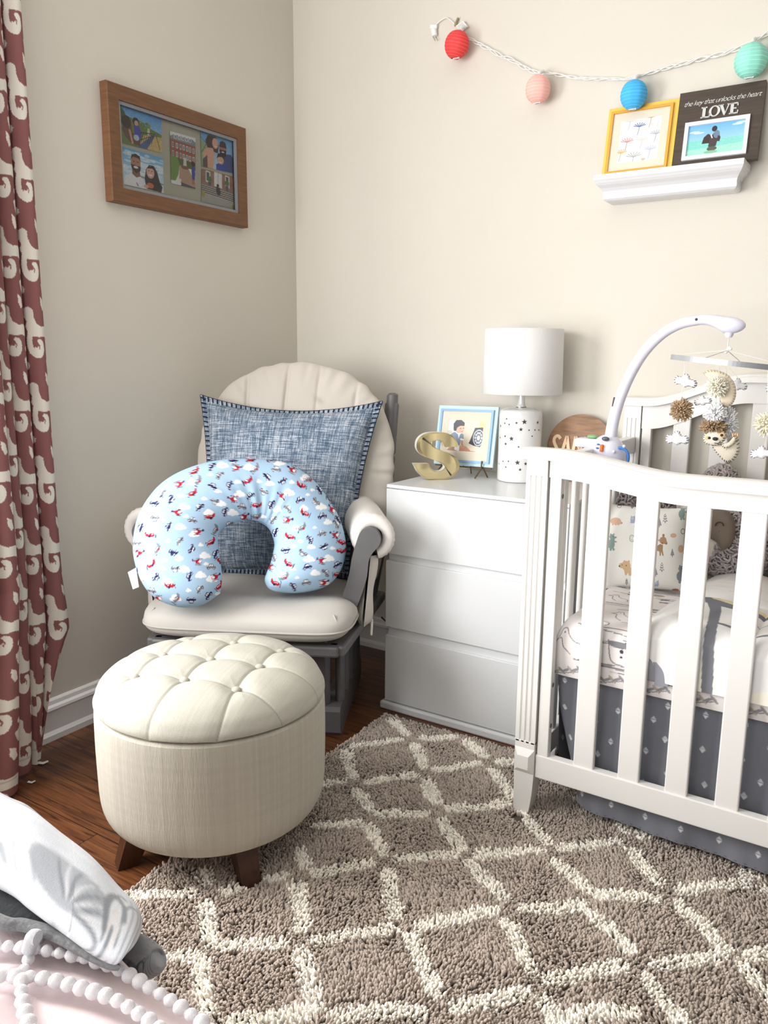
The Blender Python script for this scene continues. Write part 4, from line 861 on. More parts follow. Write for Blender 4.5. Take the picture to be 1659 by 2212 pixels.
# one closed outline: outer left sweep then inner sweep back
OUT = np.array([s7(*p) for p in so_out]); INN = np.array([s7(*p) for p in so_in])
A_, B_ = spline(OUT, 160), spline(INN, 160); m = min(len(A_), len(B_)); A_ = A_[np.linspace(0, len(A_)-1, 150).astype(int)]; B_ = B_[np.linspace(0, len(B_)-1, 150).astype(int)]
zmin = min(A_[:, 1].min(), B_[:, 1].min()); A_[:, 1] -= zmin; B_[:, 1] -= zmin
mgold = M('gold_mirror', (236, 220, 172), .10, metal=1.0); mgs = M('gold_edge', (214, 196, 146), .25, metal=.9)
ls = thing('decorative_letter', so+np.array([0, 0, -.0]), 'gold mirrored letter S standing at the left of the dresser top', 'letter')
mb = MB(); tk = .026
ring = np.vstack([A_, B_[::-1]]); mb.grid(np.array([SP(ring, 0), SP(ring, -tk)]), cv=True, mid=0, smooth=False)
mb.grid(np.array([SP(A_, -tk), SP(B_, -tk)]), smooth=False, flip=True); mb.build('side_band', M('white_letter_side', (232, 230, 222), .4), ls)
mb = MB(); e = .10; A1, B1 = A_+(B_-A_)*e, B_+(A_-B_)*e
fr_ = np.array([SP(A_, .0), SP(A_, .0015), SP(A1, .0035), SP(A1, .002)]); mb.grid(fr_, smooth=False)
fr_ = np.array([SP(B_, .0), SP(B_, .0015), SP(B1, .0035), SP(B1, .002)]); mb.grid(fr_, smooth=False, flip=True)
for k in (0, -1): mb.grid(np.array([SP(np.array([A_[k], B_[k]]), 0), SP(np.array([A_[k], B_[k]]), .0034), ]), smooth=False, flip=k == 0)
mb.build('bevelled_border', mgs, ls)
cuts = [0, 55, 104, 150]
for c0_, c1_ in zip(cuts[:-1], cuts[1:]):
    a_, b_ = c0_+(1 if c0_ else 0), c1_-(1 if c1_ < 150 else 0); mb = MB(); mb.grid(np.array([SP(A1[a_:b_], .0025), SP(B1[a_:b_], .0025)]), smooth=False); mb.build('mirror_panel', mgold, ls)
# pale blue photo frame on a small easel
f4 = [at(u, v, 1, -.150) for u, v in ((949.5, 875.5), (1077, 880))]; f4 += [at(u, v, 1, -.178) for u, v in ((1063.5, 1010.5), (936.5, 1001.5))]
f4 = np.array(f4); A = f4[0]; eu_ = (f4[1]-f4[0]+f4[2]-f4[3])/2; ev_ = (f4[3]-f4[0]+f4[2]-f4[1])/2; nn = np.cross(eu_, ev_); nn /= np.linalg.norm(nn); nn = nn if nn[1] < 0 else -nn
def P(u, v, d=0): u, v = np.asarray(u, float), np.asarray(v, float); return A+np.multiply.outer(u, eu_)+np.multiply.outer(v, ev_)+np.multiply.outer(np.asarray(d, float)*np.ones_like(u), nn)
bf = thing('picture_frame', P(.5, 1, -.005), 'pale blue square frame with a toddler photo on the dresser', 'picture frame')
mb = MB(); panel(mb, P, 0, 1, 0, 1, .0, 0, .008); mb.build('frame', M('pale_blue_paint', (186, 220, 228), .4), bf)
mb = MB(); pframe(mb, P, .052, .945, .055, .945, .036, -.001, .008); mb.build('inner_frame', M('sky_blue_paint', (134, 174, 208), .4), bf)
mb = MB(); pframe(mb, P, .085, .91, .09, .91, .115, 0, .004, w2=.145); mb.build('mat_board', M('cream_mat'), bf)
c = Canvas(180, 180, (214, 204, 180), 0, 0, 100, 100); c.ell(8, 28, 14, 26, (232, 234, 236)); c.ell(6, 40, 8, 6, (196, 196, 180)); c.poly([(88, 4), (100, 4), (100, 24), (88, 24)], (232, 196, 120)); c.poly([(0, 62), (100, 66), (100, 100), (0, 100)], (220, 208, 182)); c.poly([(64, 68), (72, 40), (76, 24), (98, 22), (100, 70), (94, 82), (76, 78), (62, 72)], (50, 50, 58)); c.ell(88, 54, 15, 25, (188, 194, 204)); c.ell(88, 54, 12.5, 22, (58, 62, 76))
for a in range(10): c.ell(88+8.5*cos(a*.628), 54+15*sin(a*.628), 2.6, 3.8, (176, 184, 198))
c.ell(88, 54, 4.5, 8, (206, 210, 218))
c.poly([(2, 97), (8, 88), (24, 84), (44, 92), (60, 94), (84, 96), (80, 100), (2, 100)], (176, 118, 92)); c.poly([(36, 80), (56, 82), (70, 94), (40, 98)], (190, 134, 106)); c.poly([(24, 78), (38, 80), (38, 98), (24, 94)], (240, 240, 238)); c.poly([(8, 48), (18, 40), (36, 40), (46, 46), (48, 60), (40, 64), (38, 80), (22, 80), (20, 64), (8, 58)], (118, 140, 164)); c.line([(43, 60), (44, 76), (48, 84)], 6, (196, 144, 116)); c.ell(46, 84, 7, 5, (200, 150, 120)); c.poly([(38, 58), (48, 60), (48, 64), (38, 63)], (240, 240, 242)); c.poly([(18, 38), (30, 42), (42, 40), (36, 46), (33, 60), (30, 46)], (242, 242, 244)); c.ell(34, 26, 13, 16, (222, 172, 144)); c.poly([(16, 30), (15, 14), (22, 3), (36, 2), (46, 10), (46, 20), (34, 20), (26, 26), (24, 36), (18, 36)], (52, 54, 64)); c.ell(36, 28, 2.4, 1, (40, 28, 28)); c.ell(44, 27, 1.6, 1, (40, 28, 28)); c.ell(41, 38, 2.6, 1.4, (190, 110, 104)); c.poly([(0, 97), (100, 97.5), (100, 100), (0, 100)], (238, 238, 238)); c.noise(.07, 2)
u0, u1, v0, v1 = .195, .80, .225, .775
photo(c, [P(u0, v0, .0032), P(u1, v0, .0032), P(u1, v1, .0032), P(u0, v1, .0032)], bf)
me_ = M('bronze_easel', (104, 86, 62), .4, metal=.6)
es = thing('display_easel', at(1040, 1028, 2, TZ), 'small bronze display easel holding the pale blue frame', 'easel')
q = lambda u, v, y: np.array(at(u, v, 1, y))
mb = MB(); mb.tube([P(.02, 1.02, -.004), P(.98, 1.02, -.004)], .0022, 8); mb.build('ledge_bar', me_, es)
for u, nm in ((.16, 0), (.84, 1)):
    b0_ = P(u, 1.02, -.003); mb = MB(); mb.tube([P(u, .90, .011), P(u, .98, .011), P(u, 1.02, .006), b0_], .0026, 8); mb.build('hook', me_, es)
    for dx, dy in ((-.016, -.028), (.010, .018)):
        mb = MB(); e_ = b0_+np.array([dx, dy, 0]); e_[2] = TZ+.001; mb.tube([P(u, 1.0, -.0), e_], .0026, 8); mb.build('leg', me_, es)
mb = MB(); mb.tube([P(.5, 1.02, -.008), P(.5, .4, -.012)], .002, 8); e_ = P(.5, 1, 0)+np.array([0, .07, 0]); e_[2] = TZ+.001; mb.tube([P(.5, .4, -.012), e_], .002, 8); mb.build('back_strut', me_, es)
# table lamp
lc = np.array([1.070, -.146, TZ]); mcer = M('glossy_white_ceramic', (226, 226, 225), .12, coat=.5)
lamp = thing('table_lamp', lc, 'white table lamp with star cutouts in its ceramic base on the dresser', 'lamp')
bp_ = spline([(.060, .0), (.068, .001), (.071, .006), (.072, .02), (.0715, .10), (.0715, .20), (.070, .228), (.064, .238), (.045, .243), (.02, .2455), (.012, .246)], 120)
mb = MB(); mb.lathe(np.vstack([[(0.0005, 0)], bp_]), lc, 96); base = mb.build('ceramic_base', mcer, lamp)
vdir = lc[:2]-CAM[:2]; vdir /= np.linalg.norm(vdir); va = atan2(-vdir[1], -vdir[0])
mhole = M('dark_cutout', (64, 62, 58), .7)
def cut(u, v, s, star=True):
    """cutout at a measured photo point on the cylinder wall"""
    d = ray(u, v); o_ = CAM-lc; a_ = d[0]**2+d[1]**2; b2 = 2*(o_[0]*d[0]+o_[1]*d[1]); c2 = o_[0]**2+o_[1]**2-.0718**2; D_ = b2*b2-4*a_*c2
    if D_ < 0: return
    t = (-b2-sqrt(D_))/(2*a_); p = o_+t*d; an = atan2(p[1], p[0]); z = p[2]
    if star:
        r0 = RS.rand()*.5; pts = []
        for k in range(10): r = s*(1 if k % 2 == 0 else .42); w_ = pi/2+r0*.3+k*pi/5; pts.append((r*cos(w_), r*sin(w_)))
    else: pts = [(s*cos(k*pi/6), s*sin(k*pi/6)) for k in range(12)]
    pts = np.array(pts+[(0, 0)]); A2 = an+pts[:, 0]/.072; R_ = .0723
    V = np.stack([lc[0]+R_*np.cos(A2), lc[1]+R_*np.sin(A2), lc[2]+z+pts[:, 1]], 1); n_ = len(pts)-1
    mb = MB(); mb.add(V, [(i, (i+1) % n_, n_) for i in range(n_)], 0, None, False); mb.build('star_cutout' if star else 'round_cutout', mhole, base)
L8 = lambda x, y: (860+x/3.318, 680+y/3.318)
for x, y, s in ((905, 768, 22), (848, 775, 13), (880, 822, 17), (767, 870, 11), (812, 888, 21), (771, 925, 13), (855, 1060, 22), (913, 1068, 15), (874, 1110, 14), (735, 797, 12), (1000, 772, 14), (724, 1068, 9)): cut(*L8(x, y), s*.00042)
for x, y in ((778, 746), (765, 777), (796, 787), (938, 827), (980, 826), (960, 870), (863, 947), (895, 973), (752, 1050), (791, 1050), (772, 1092), (1008, 826), (732, 880)): cut(*L8(x, y), .0024, False)
mb = MB(); mb.lathe([(.0165, .245), (.0165, .248), (.0135, .251), (.0115, .26), (.0105, .275), (.0105, .31)], lc, 32); mb.build('neck', M('white_metal_neck', (228, 228, 226), .3, metal=.2), lamp)
mb = MB(); mb.lathe([(.017, .2445), (.017, .2475)], lc, 32); mb.build('neck_ring', M('nickel', (120, 118, 112), .3, metal=.9), lamp)
msd = M('white_lamp_shade', (230, 229, 227), .85, sub=.0, bump=.15, bscale=900)
sh0, sh1 = .290, .499
mb = MB(); mb.lathe([(.1300, sh0), (.1315, sh0+.001), (.1275, sh1-.001), (.1265, sh1), (.1255, sh1), (.1295, sh0)], lc, 96); sd = mb.build('shade', msd, lamp)
mb = MB()
for k in range(3): a = k*2.094; mb.tube([lc+np.array([0, 0, .42]), lc+np.array([.124*cos(a), .124*sin(a), .455])], .0015, 6)
mb.tube([lc+np.array([0, 0, .30]), lc+np.array([0, 0, .43])], .004, 8); mb.build('shade_carrier', M('white_metal_neck'), sd)
# round wooden name sign leaning on the wall
mpl = M('stained_plywood', (150, 112, 80), .55, var=.4, vscale=2.2, stretch=(6, 6, 34))
rs = .113; sc0 = np.array([1.243, -.048, TZ+rs*.985+.0005]); ln_ = radians(9)
su, sv, sn = np.array([1, 0, 0.]), np.array([0, sin(ln_), cos(ln_)]), np.array([0, -cos(ln_), sin(ln_)])
def NS(q, d=0): q = np.asarray(q, float); return sc0+q[..., :1]*su+q[..., 1:2]*sv+np.multiply.outer(np.asarray(d, float)*np.ones(q.shape[:-1]), sn)
th = np.arange(96)/96*2*pi; ring = np.stack([rs*np.cos(th), rs*np.sin(th)], 1)
sg = thing('name_sign', sc0-np.array([0, 0, rs*.985]), 'round brown wooden name sign with pale raised letters behind the crib post', 'sign')
mb = MB(); mb.prism(ring, lambda p: NS(p, .003), -sn*.006); mb.build('disc', mpl, sg)
ml_ = M('pale_plywood_letters', (228, 200, 164), .6)
def stroke(name, polys, w=.0105):
    mb = MB()
    for pl_ in polys:
        S_ = spline(pl_, 30) if len(pl_) > 2 else np.array(pl_, float); t = np.gradient(S_, axis=0); t /= np.linalg.norm(t, axis=1)[:, None]; nrm = np.stack([-t[:, 1], t[:, 0]], 1)
        a_, b_ = S_+nrm*w/2, S_-nrm*w/2; o_ = [NS(a_, .003), NS(a_, .009), NS(b_, .009), NS(b_, .003)]; mb.grid(np.array(o_), cu=True, smooth=False)
        for k in (0, -1): mb.add(np.array([q_[k] for q_ in o_]), [(0, 1, 2, 3)], 0, None, False)
    mb.build(name, ml_, sg)
zt, zb = .037, -.040
stroke('letter_s', [[(-.066, zt-.010), (-.075, zt-.001), (-.086, zt-.006), (-.088, zt-.020), (-.080, zt-.036), (-.070, zt-.052), (-.072, zb+.008), (-.082, zb), (-.092, zb+.008)]])
stroke('letter_a', [[(-.062, zb), (-.044, zt)], [(-.044, zt), (-.028, zb)], [(-.056, zb+.025), (-.034, zb+.025)]])
stroke('letter_m', [[(-.020, zb), (-.014, zt)], [(-.014, zt), (.004, zb+.038)], [(.004, zb+.038), (.022, zt)], [(.022, zt), (.027, zb)]])
stroke('letter_i', [[(.041, zt), (.041, zb)]])
stroke('letter_r', [[(.056, zt), (.056, zb)], [(.056, zt-.004), (.072, zt-.003), (.080, zt-.016), (.074, zt-.032), (.058, zt-.036)], [(.064, zt-.036), (.084, zb)]])
# thin black cord behind the glider
pts = [(.70, -.42, .30), (.712, -.30, .20), (.722, -.2, .14), (.728, -.10, .17), (.732, -.03, .25), (.735, -.008, .34)]
mb = MB(); mb.tube(spline(pts, 60), .003, 8); cb = mb.build('power_cord', M('black_rubber', (46, 44, 46), .5)); tag(cb, 'thin dark power cord running between the glider and the dresser', 'cord')
# ================================================================== mattress and printed sheet
MX0, MX1, MY0, MY1, MZ0, MZ1 = 1.457, 2.715, -.795, -.105, .40, .553
msheet = M('printed_sheet', (240, 232, 228), .85, attr=True, bump=.1, bscale=300, spec=.12)
def roundbox_top(x0, x1, y0, y1, z0, z1, r, nx, ny, nzr=24):
    """height-field style rounded slab: rings from the bottom edge up and over the top; returns (m,n,3) grid over a profile unrolled in y"""
    pass
# unrolled strip: v runs up the front side, over the rounded edge and across the top
nx, nv_ = 620, 420
rr_ = .035; Lf = MZ1-MZ0-rr_; La = rr_*pi/2; Lt = MY1-MY0-2*rr_; tot = Lf+La+Lt+La+Lf
v = np.linspace(0, tot, nv_); Yv = np.empty(nv_); Zv = np.empty(nv_)
for i, s_ in enumerate(v):
    if s_ < Lf: Yv[i], Zv[i] = MY0, MZ0+s_
    elif s_ < Lf+La: a = (s_-Lf)/rr_; Yv[i], Zv[i] = MY0+rr_*(1-cos(a)), MZ1-rr_+rr_*sin(a)
    elif s_ < Lf+La+Lt: Yv[i], Zv[i] = MY0+rr_+(s_-Lf-La), MZ1
    elif s_ < Lf+2*La+Lt: a = (s_-Lf-La-Lt)/rr_; Yv[i], Zv[i] = MY1-rr_+rr_*sin(a), MZ1-rr_+rr_*cos(a)
    else: Yv[i], Zv[i] = MY1, MZ1-rr_-(s_-Lf-2*La-Lt)
u = np.linspace(0, 1, nx)**1.5; X = MX0+(MX1-MX0)*u; tu = np.clip((X-MX0)/.05, 0, 1); tw = np.clip((MX1-X)/.05, 0, 1); ex = np.minimum(np.sqrt(1-(1-tu)**2), np.sqrt(1-(1-tw)**2))
Zc = (MZ0+MZ1)/2; Yc = (MY0+MY1)/2
Gm = np.stack([np.broadcast_to(X, (nv_, nx)), Yc+(Yv-Yc)[:, None]*(1-.035*(1-ex))[None], MZ0+(Zv-MZ0)[:, None]*(.30+.70*ex)[None]], -1)
Gm[..., 2] += .006*(smoothnoise(nv_, nx, 40)-.5)*np.clip((Zv-MZ0)/.1, 0, 1)[:, None]; Gm[..., 1] -= .010*np.sin(np.clip(v/ (Lf+La), 0, 1)*pi)[:, None]*1.0
c = Canvas(1500, 1100, (246, 239, 236), MX0, tot-0.0, MX1, 0)
c = Canvas(1500, 1100, (232, 226, 224), MX0, 0, MX1, tot)
ink, fill, tan_ = (118, 116, 120), (132, 132, 136), (178, 168, 146)
def sk(pts, w=.0014, col=ink, n=30): c.line(spline(pts, n), w*1.5, col)
# doodled woodland animals: bird, owl, bear outline, leaves, brackets
def leaf(x, y, a, s=.016, col=fill):
    t = np.linspace(0, pi, 14); P_ = np.vstack([np.stack([np.cos(t)*s, np.sin(t)*s*.28], 1), np.stack([-np.cos(t)*s, -np.sin(t)*s*.28], 1)]); ca, sa_ = cos(a), sin(a); c.poly([(x+p[0]*ca-p[1]*sa_, y+p[0]*sa_+p[1]*ca) for p in P_], col)
def bird(x, y, s=1.0): sk([(x, y), (x+.012*s, y+.006*s), (x+.018*s, y+.018*s), (x+.03*s, y+.016*s), (x+.036*s, y+.0*s), (x+.05*s, y-.014*s), (x+.07*s, y-.02*s), (x+.076*s, y-.04*s)]); sk([(x, y), (x+.016*s, y-.004*s), (x+.022*s, y-.03*s), (x+.04*s, y-.05*s)]); c.ell(x+.024*s, y+.008*s, .0018, .0018, (60, 58, 60))
def owl(x, y): c.ell(x, y, .022, .012, (240, 236, 226)); c.ell(x-.006, y, .011, .0115, (232, 222, 192)); sk([(x-.02, y+.01), (x+.005, y+.013), (x+.026, y+.004), (x+.028, y-.006), (x+.004, y-.013), (x-.02, y-.01)]); [c.ell(x-.006, y+d, .0015, .0015, (50, 46, 46)) for d in (-.005, 0, .005)]; c.poly([(x+.008, y+.012), (x+.028, y+.008), (x+.026, y+.002), (x+.012, y+.004)], (196, 194, 192))
def brk(x, y, s=1): c.poly([(x, y), (x+.022*s, y+.003), (x+.020*s, y-.006), (x, y-.010)], fill); c.poly([(x+.002, y-.024), (x+.026*s, y-.021), (x+.023*s, y-.030), (x+.003, y-.032)], fill); sk([(x, y-.012), (x+.022*s, y-.006)]); 
def face(x, y): c.poly([(x, y+.02), (x+.05, y+.016), (x+.048, y+.004), (x+.004, y+.006)], fill); sk([(x, y+.02), (x+.01, y-.03), (x+.04, y-.04)], .0016); c.ell(x+.034, y-.004, .0045, .0055, (66, 66, 72)); c.ell(x+.034, y-.018, .003, .003, (66, 66, 72))
for k in range(44): brk(MX0+.005+.045*(k*5 % 28)+.01*RS.rand(), .04+RS.rand()*.8)
for k in range(80): sk([(MX0+RS.rand()*1.25+dx, .05+RS.rand()*.0+yy) for dx, yy in zip(np.cumsum(RS.rand(4)*.03), RS.rand()*.85+np.cumsum(RS.rand(4)*.03-.015))])
for k in range(34): bird(MX0+.02+RS.rand()*1.2, .08+RS.rand()*.75, .7+RS.rand()*.6)
for k in range(12): owl(MX0+.06+RS.rand()*1.15, .18+RS.rand()*.6)
for k in range(10): face(MX0+.1+RS.rand()*1.1, .09+RS.rand()*.7)
for k in range(16): c.ell(MX0+RS.rand()*1.2, .1+RS.rand()*.7, .012+RS.rand()*.008, .008+RS.rand()*.006, [(196, 190, 180), tan_, (216, 206, 186)][k % 3])
for x0_ in np.arange(MX0+.01, MX1, .105):
    sk([(x0_, .004), (x0_+.03, .010), (x0_+.075, .024)])
    for k in range(6): leaf(x0_+.008+.012*k, .012+.003*k, 2.3 if k % 2 else .5, .013, (150, 148, 150) if k % 3 else (184, 176, 160))
bird(MX0+.012, .115, 1.0); owl(MX0+.105, .165); face(MX0+.145, .10); c.ell(MX0+.118, .105, .010, .014, (176, 166, 146))
cc = c.sample(np.broadcast_to(X, (nv_, nx)), np.broadcast_to(v[:, None], (nv_, nx)))
mb = MB(); mb.grid(Gm, col=cc, flip=True)
for k, fl in ((0, 0), (-1, 1)):
    V = np.vstack([Gm[:, k], Gm[:, k].mean(0)]); mb.add(V, np.array([[i, i+1, nv_] if fl else [i+1, i, nv_] for i in range(nv_-1)]), 0, lin((240, 234, 230)))
mb.box(((MX0+MX1)/2, Yc, MZ0-.006), (MX1-MX0-.06, MY1-MY0-.05, .014), bev=.004, col=lin((235, 230, 226)))
mat_ = mb.build('crib_mattress', msheet); tag(mat_, 'crib mattress in a white sheet printed with grey woodland doodles', 'mattress')

# ================================================================== crib skirt
msk = M('grey_skirt_cotton', (108, 110, 118), .85, attr=True, bump=.1, bscale=300, spec=.12)
nx, nz = 640, 260; xs = np.linspace(1.462, 2.72, nx); zs = np.linspace(0, 1, nz)
dm = Canvas(1400, 560, (124, 126, 134), 0, 0, 1.40, .40)
for i in range(-1, 30):
    for j in range(0, 8):
        x, y = .028+i*.0855+(j % 2)*.043+(.012 if j % 3 == 1 else 0), .030+j*.0455
        dm.poly([(x, y-.0105), (x+.0075, y), (x, y+.0105), (x-.0075, y)], (222, 223, 227)); dm.poly([(x, y-.0105), (x+.0075, y-.0003), (x-.0075, y-.0003)], (205, 206, 211)); dm.line([(x-.0075, y), (x+.0075, y)], .0009, (96, 98, 106))
for x in np.arange(.0, 1.4, .022): dm.line([(x, .385), (x+.004, .385)], .0016, (70, 72, 80))
X, Zt = np.meshgrid(xs, zs)
lo = .047+.078*np.exp(-((X-1.462)/.055)**1.6)-.012*np.clip((X-1.6)/.5, 0, 1); Zs = .405+(lo-.405)*Zt
inset = .075*Zt**2*np.exp(-((X-1.462)/.06)**1.5)
Xs = X+inset; Ys = -.778-.012*Zt+.004*np.sin(X*30+Zt*2)*Zt+.0015*np.sin(X*97)*Zt+.028*np.exp(-((X-1.462)/.012)**2)
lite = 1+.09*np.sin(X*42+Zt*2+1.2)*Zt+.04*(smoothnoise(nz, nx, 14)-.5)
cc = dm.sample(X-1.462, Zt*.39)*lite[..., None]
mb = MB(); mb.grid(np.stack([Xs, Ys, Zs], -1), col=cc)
# left side drop of the skirt
yl = np.linspace(-.75, -.12, 120); Yl, Zl = np.meshgrid(yl, zs); lo2 = .10+.02*np.sin(Yl*30)
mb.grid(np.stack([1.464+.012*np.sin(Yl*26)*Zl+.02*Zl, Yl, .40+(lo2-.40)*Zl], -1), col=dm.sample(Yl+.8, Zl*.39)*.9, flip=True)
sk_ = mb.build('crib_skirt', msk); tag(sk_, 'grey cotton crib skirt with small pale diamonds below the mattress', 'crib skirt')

# ================================================================== woodland pillow
def atz(u, v, y): return np.array(at(u, v, 1, y))
mpw = M('woodland_print_cotton', (222, 219, 212), .85, attr=True, bump=.15, bscale=500, spec=.12)
wt_ = radians(12); w0 = np.array([1.5735, -.400, .680]); wn = np.array([.06, -cos(wt_), sin(wt_)]); wn /= np.linalg.norm(wn)
wr = np.array([1, .06, 0.]); wr -= wn*(wr @ wn); wr /= np.linalg.norm(wr); wu = np.cross(wn, wr); wu = wu if wu[2] > 0 else -wu
def wl(u, v): p = atp(u, v, w0+wn*.03, wn)-w0; return p @ wr, p @ wu
cs_ = np.array([wl(1306, 1086), wl(1481, 1096), wl(1474, 1279), wl(1297, 1273)])
N = 300; a = np.linspace(-1, 1, N); A, B = np.meshgrid(a, a[::-1]); uq, vq = (A+1)/2, (1-B)/2
Q = sum(k[..., None]*cc_ for k, cc_ in zip(((1-uq)*(1-vq), uq*(1-vq), uq*vq, (1-uq)*vq), cs_)); cen = Q.mean((0, 1))
Q = cen+(Q-cen)*np.stack([1-.05*(1-B**2)*np.abs(A)**3, 1-.05*(1-A**2)*np.abs(B)**3], -1)
hh = .052*(np.clip(1-np.abs(A)**2.6, 0, 1)*np.clip(1-np.abs(B)**2.6, 0, 1))**.5; hh += .0015*smoothnoise(N, N, 30)*(1-A**2)*(1-B**2)
cw = Canvas(1659, 1124, (226, 224, 218))
sage, tan2, rust, slate, blue_ = (136, 156, 150), (200, 168, 134), (208, 172, 146), (112, 116, 126), (160, 168, 192)
def pine(x, y, s, solid):
    if solid:
        cw.poly([(x, y-45*s), (x+24*s, y+40*s), (x-24*s, y+40*s)], slate); [cw.line([(x-20*s*k, y-40*s+78*s*k), (x+18*s*k, y-44*s+78*s*k)], 3, (200, 200, 200)) for k in (.35, .55, .75, .92)]; cw.line([(x, y+40*s), (x, y+58*s)], 5*s+2, slate)
    else:
        for k in range(3):
            y0_ = y-50*s+k*28*s; w_ = (14+5*k)*s; cw.line([(x, y0_), (x+w_, y0_+28*s), (x-w_, y0_+28*s), (x, y0_)], 3.4, (60, 60, 64))
        cw.line([(x, y+34*s), (x, y+52*s)], 6, (60, 60, 64))
def bear(x, y, col, s=1.0):
    cw.ell(x, y-58*s, 26*s, 26*s, col); cw.ell(x+26*s, y-50*s, 16*s, 11*s, col); cw.ell(x-12*s, y-84*s, 8*s, 9*s, col); cw.ell(x+18*s, y-84*s, 8*s, 9*s, col); cw.ell(x-8*s, y+16*s, 36*s, 50*s, col); cw.ell(x+4*s, y-26*s, 24*s, 26*s, col); cw.ell(x+36*s, y-8*s, 14*s, 8*s, col); cw.ell(x-14*s, y+72*s, 12*s, 14*s, col); cw.ell(x+16*s, y+70*s, 11*s, 14*s, col); cw.ell(x+42*s, y-54*s, 5*s, 4*s, (50, 56, 56)); cw.ell(x+10*s, y-60*s, 3.6*s, 3.6*s, (50, 56, 56))
cw.ell(215, 196, 22, 15, (120, 120, 118)); cw.ell(215, 196, 18, 11, (226, 224, 218)); cw.line([(195, 188), (236, 186)], 4, (70, 70, 70)); pine(340, 190, .5, False); pine(600, 170, .5, True); pine(450, 330, .9, True)
cw.ell(180, 340, 52, 34, rust); cw.ell(222, 356, 22, 15, rust); cw.ell(240, 360, 5, 4, (60, 46, 40)); [cw.ell(x, 374, 8, 8, rust) for x in (150, 180, 206)]
cw.poly([(330, 284), (345, 300), (366, 286), (372, 320), (362, 360), (322, 360), (324, 320)], blue_); cw.ell(346, 316, 8, 8, (240, 240, 240)); cw.ell(346, 316, 4, 4, (50, 50, 60))
bear(144, 548, sage, .95); bear(828, 258, sage, .85); cw.ell(338, 508, 24, 34, (90, 90, 92)); cw.ell(338, 508, 20, 30, (226, 224, 218)); [cw.line([(330, 490+12*k), (346, 490+12*k)], 3, (90, 90, 92)) for k in range(4)]
cw.ell(240, 772, 30, 26, tan2); cw.ell(280, 772, 44, 46, tan2); cw.poly([(258, 800), (330, 790), (330, 870), (308, 872), (300, 840), (280, 872), (270, 860)], tan2); [cw.ell(x, y, 10, 14, tan2) for x, y in ((264, 734), (308, 734))]; cw.ell(216, 778, 8, 6, (46, 40, 38)); cw.ell(242, 766, 4, 4, (46, 40, 38)); cw.ell(282, 772, 5, 5, (46, 40, 38))
pine(286, 928, .55, False); pine(606, 348, .85, True); pine(660, 312, .85, False); cw.poly([(570, 590), (612, 562), (640, 572), (636, 620), (646, 676), (634, 678), (622, 632), (618, 678), (606, 676), (604, 634), (568, 626)], (158, 130, 100)); cw.ell(640, 528, 34, 36, (172, 134, 104)); cw.ell(668, 552, 14, 16, (172, 134, 104)); cw.ell(644, 480, 11, 16, (150, 120, 92)); cw.poly([(576, 524), (612, 516), (610, 540)], (188, 150, 120)); cw.ell(632, 552, 4.5, 5, (46, 40, 38)); cw.ell(674, 560, 5, 5, (46, 40, 38))
pine(568, 826, .85, True); pine(628, 786, .85, False); cw.poly([(548, 920), (566, 934), (596, 912), (600, 960), (590, 976), (546, 974)], blue_); cw.ell(570, 940, 9, 7, (240, 240, 240)); cw.ell(570, 940, 4, 4, (50, 50, 60)); cw.ell(832, 440, 20, 28, (80, 80, 82)); cw.ell(832, 440, 15, 22, (226, 224, 218)); cw.ell(812, 610, 26, 38, rust); bear(815, 860, (134, 142, 148), 1.0); cw.ell(760, 1010, 34, 14, (190, 110, 96)); pine(470, 900, .8, False); bear(450, 620, sage, .9); cw.ell(430, 480, 40, 26, rust); pine(730, 640, .8, True); cw.ell(740, 480, 30, 22, rust)
G3 = w0+Q[..., :1]*wr+Q[..., 1:]*wu+hh[..., None]*wn; UV = pix(G3); cc = cw.sample((UV[..., 0]-1290)*4.496, (UV[..., 1]-1050)*4.496)
mb = MB(); mb.grid(G3, col=cc); q3 = (w0+Q[..., :1]*wr+Q[..., 1:]*wu-hh[..., None]*.8*wn)[::3, ::3]; mb.grid(q3, col=lin((222, 219, 212)), flip=True)
wp = mb.build('woodland_pillow', mpw); tag(wp, 'cream pillow printed with woodland animals and pine trees in the crib', 'pillow')

# ================================================================== plush toys in the crib
def fluff(name, c0_, r, n, col, tuft=.012, parent=None, seed=1, lean=.6, mask=None):
    """curly plush body: dense little loops over an ellipsoid"""
    rs = np.random.RandomState(seed); mb = MB(); c0_ = np.array(c0_, float); r = np.array(r, float); b = lin(col)
    mb.ball(c0_, r*.985, 24, 32, col=b*.62)
    i = np.arange(n)+.5; ph = np.arccos(1-2*i/n); th = pi*(1+5**.5)*i; D = np.stack([np.cos(th)*np.sin(ph), np.sin(th)*np.sin(ph), np.cos(ph)], 1)
    for d in D:
        if mask is not None and not mask(d): continue
        p = c0_+d*r; t1 = np.cross(d, rs.randn(3)); t1 /= np.linalg.norm(t1); t2 = np.cross(d, t1); s_ = tuft*(.7+.6*rs.rand()); ang = np.linspace(0, pi*1.35, 6)
        P_ = p+t1*(np.cos(ang)[:, None]-.3)*s_*.6+d*(np.sin(ang)[:, None]*s_*.55)+t2*np.linspace(-.3, .3, 6)[:, None]*s_
        mb.tube(P_, s_*.26, 4, col=b*(.78+.4*rs.rand()), cap=False)
    return mb
mpl_ = M('curly_plush', (150, 142, 142), .95, attr=True, sheen=.2, spec=.1)
slc = atz(1558, 1170, -.245)
sl = thing('sloth_plush', (slc[0], slc[1], .556), 'curly grey sloth plush with a brown sleepy eye patch sitting in the crib', 'plush toy')
fluff('body', (slc[0]+.03, -.19, .668), (.105, .10, .108), 1500, (172, 163, 162), .012, seed=3).build('body', mpl_, sl)
hd = np.array(atz(1556, 1160, -.30)); hd[1] = -.262
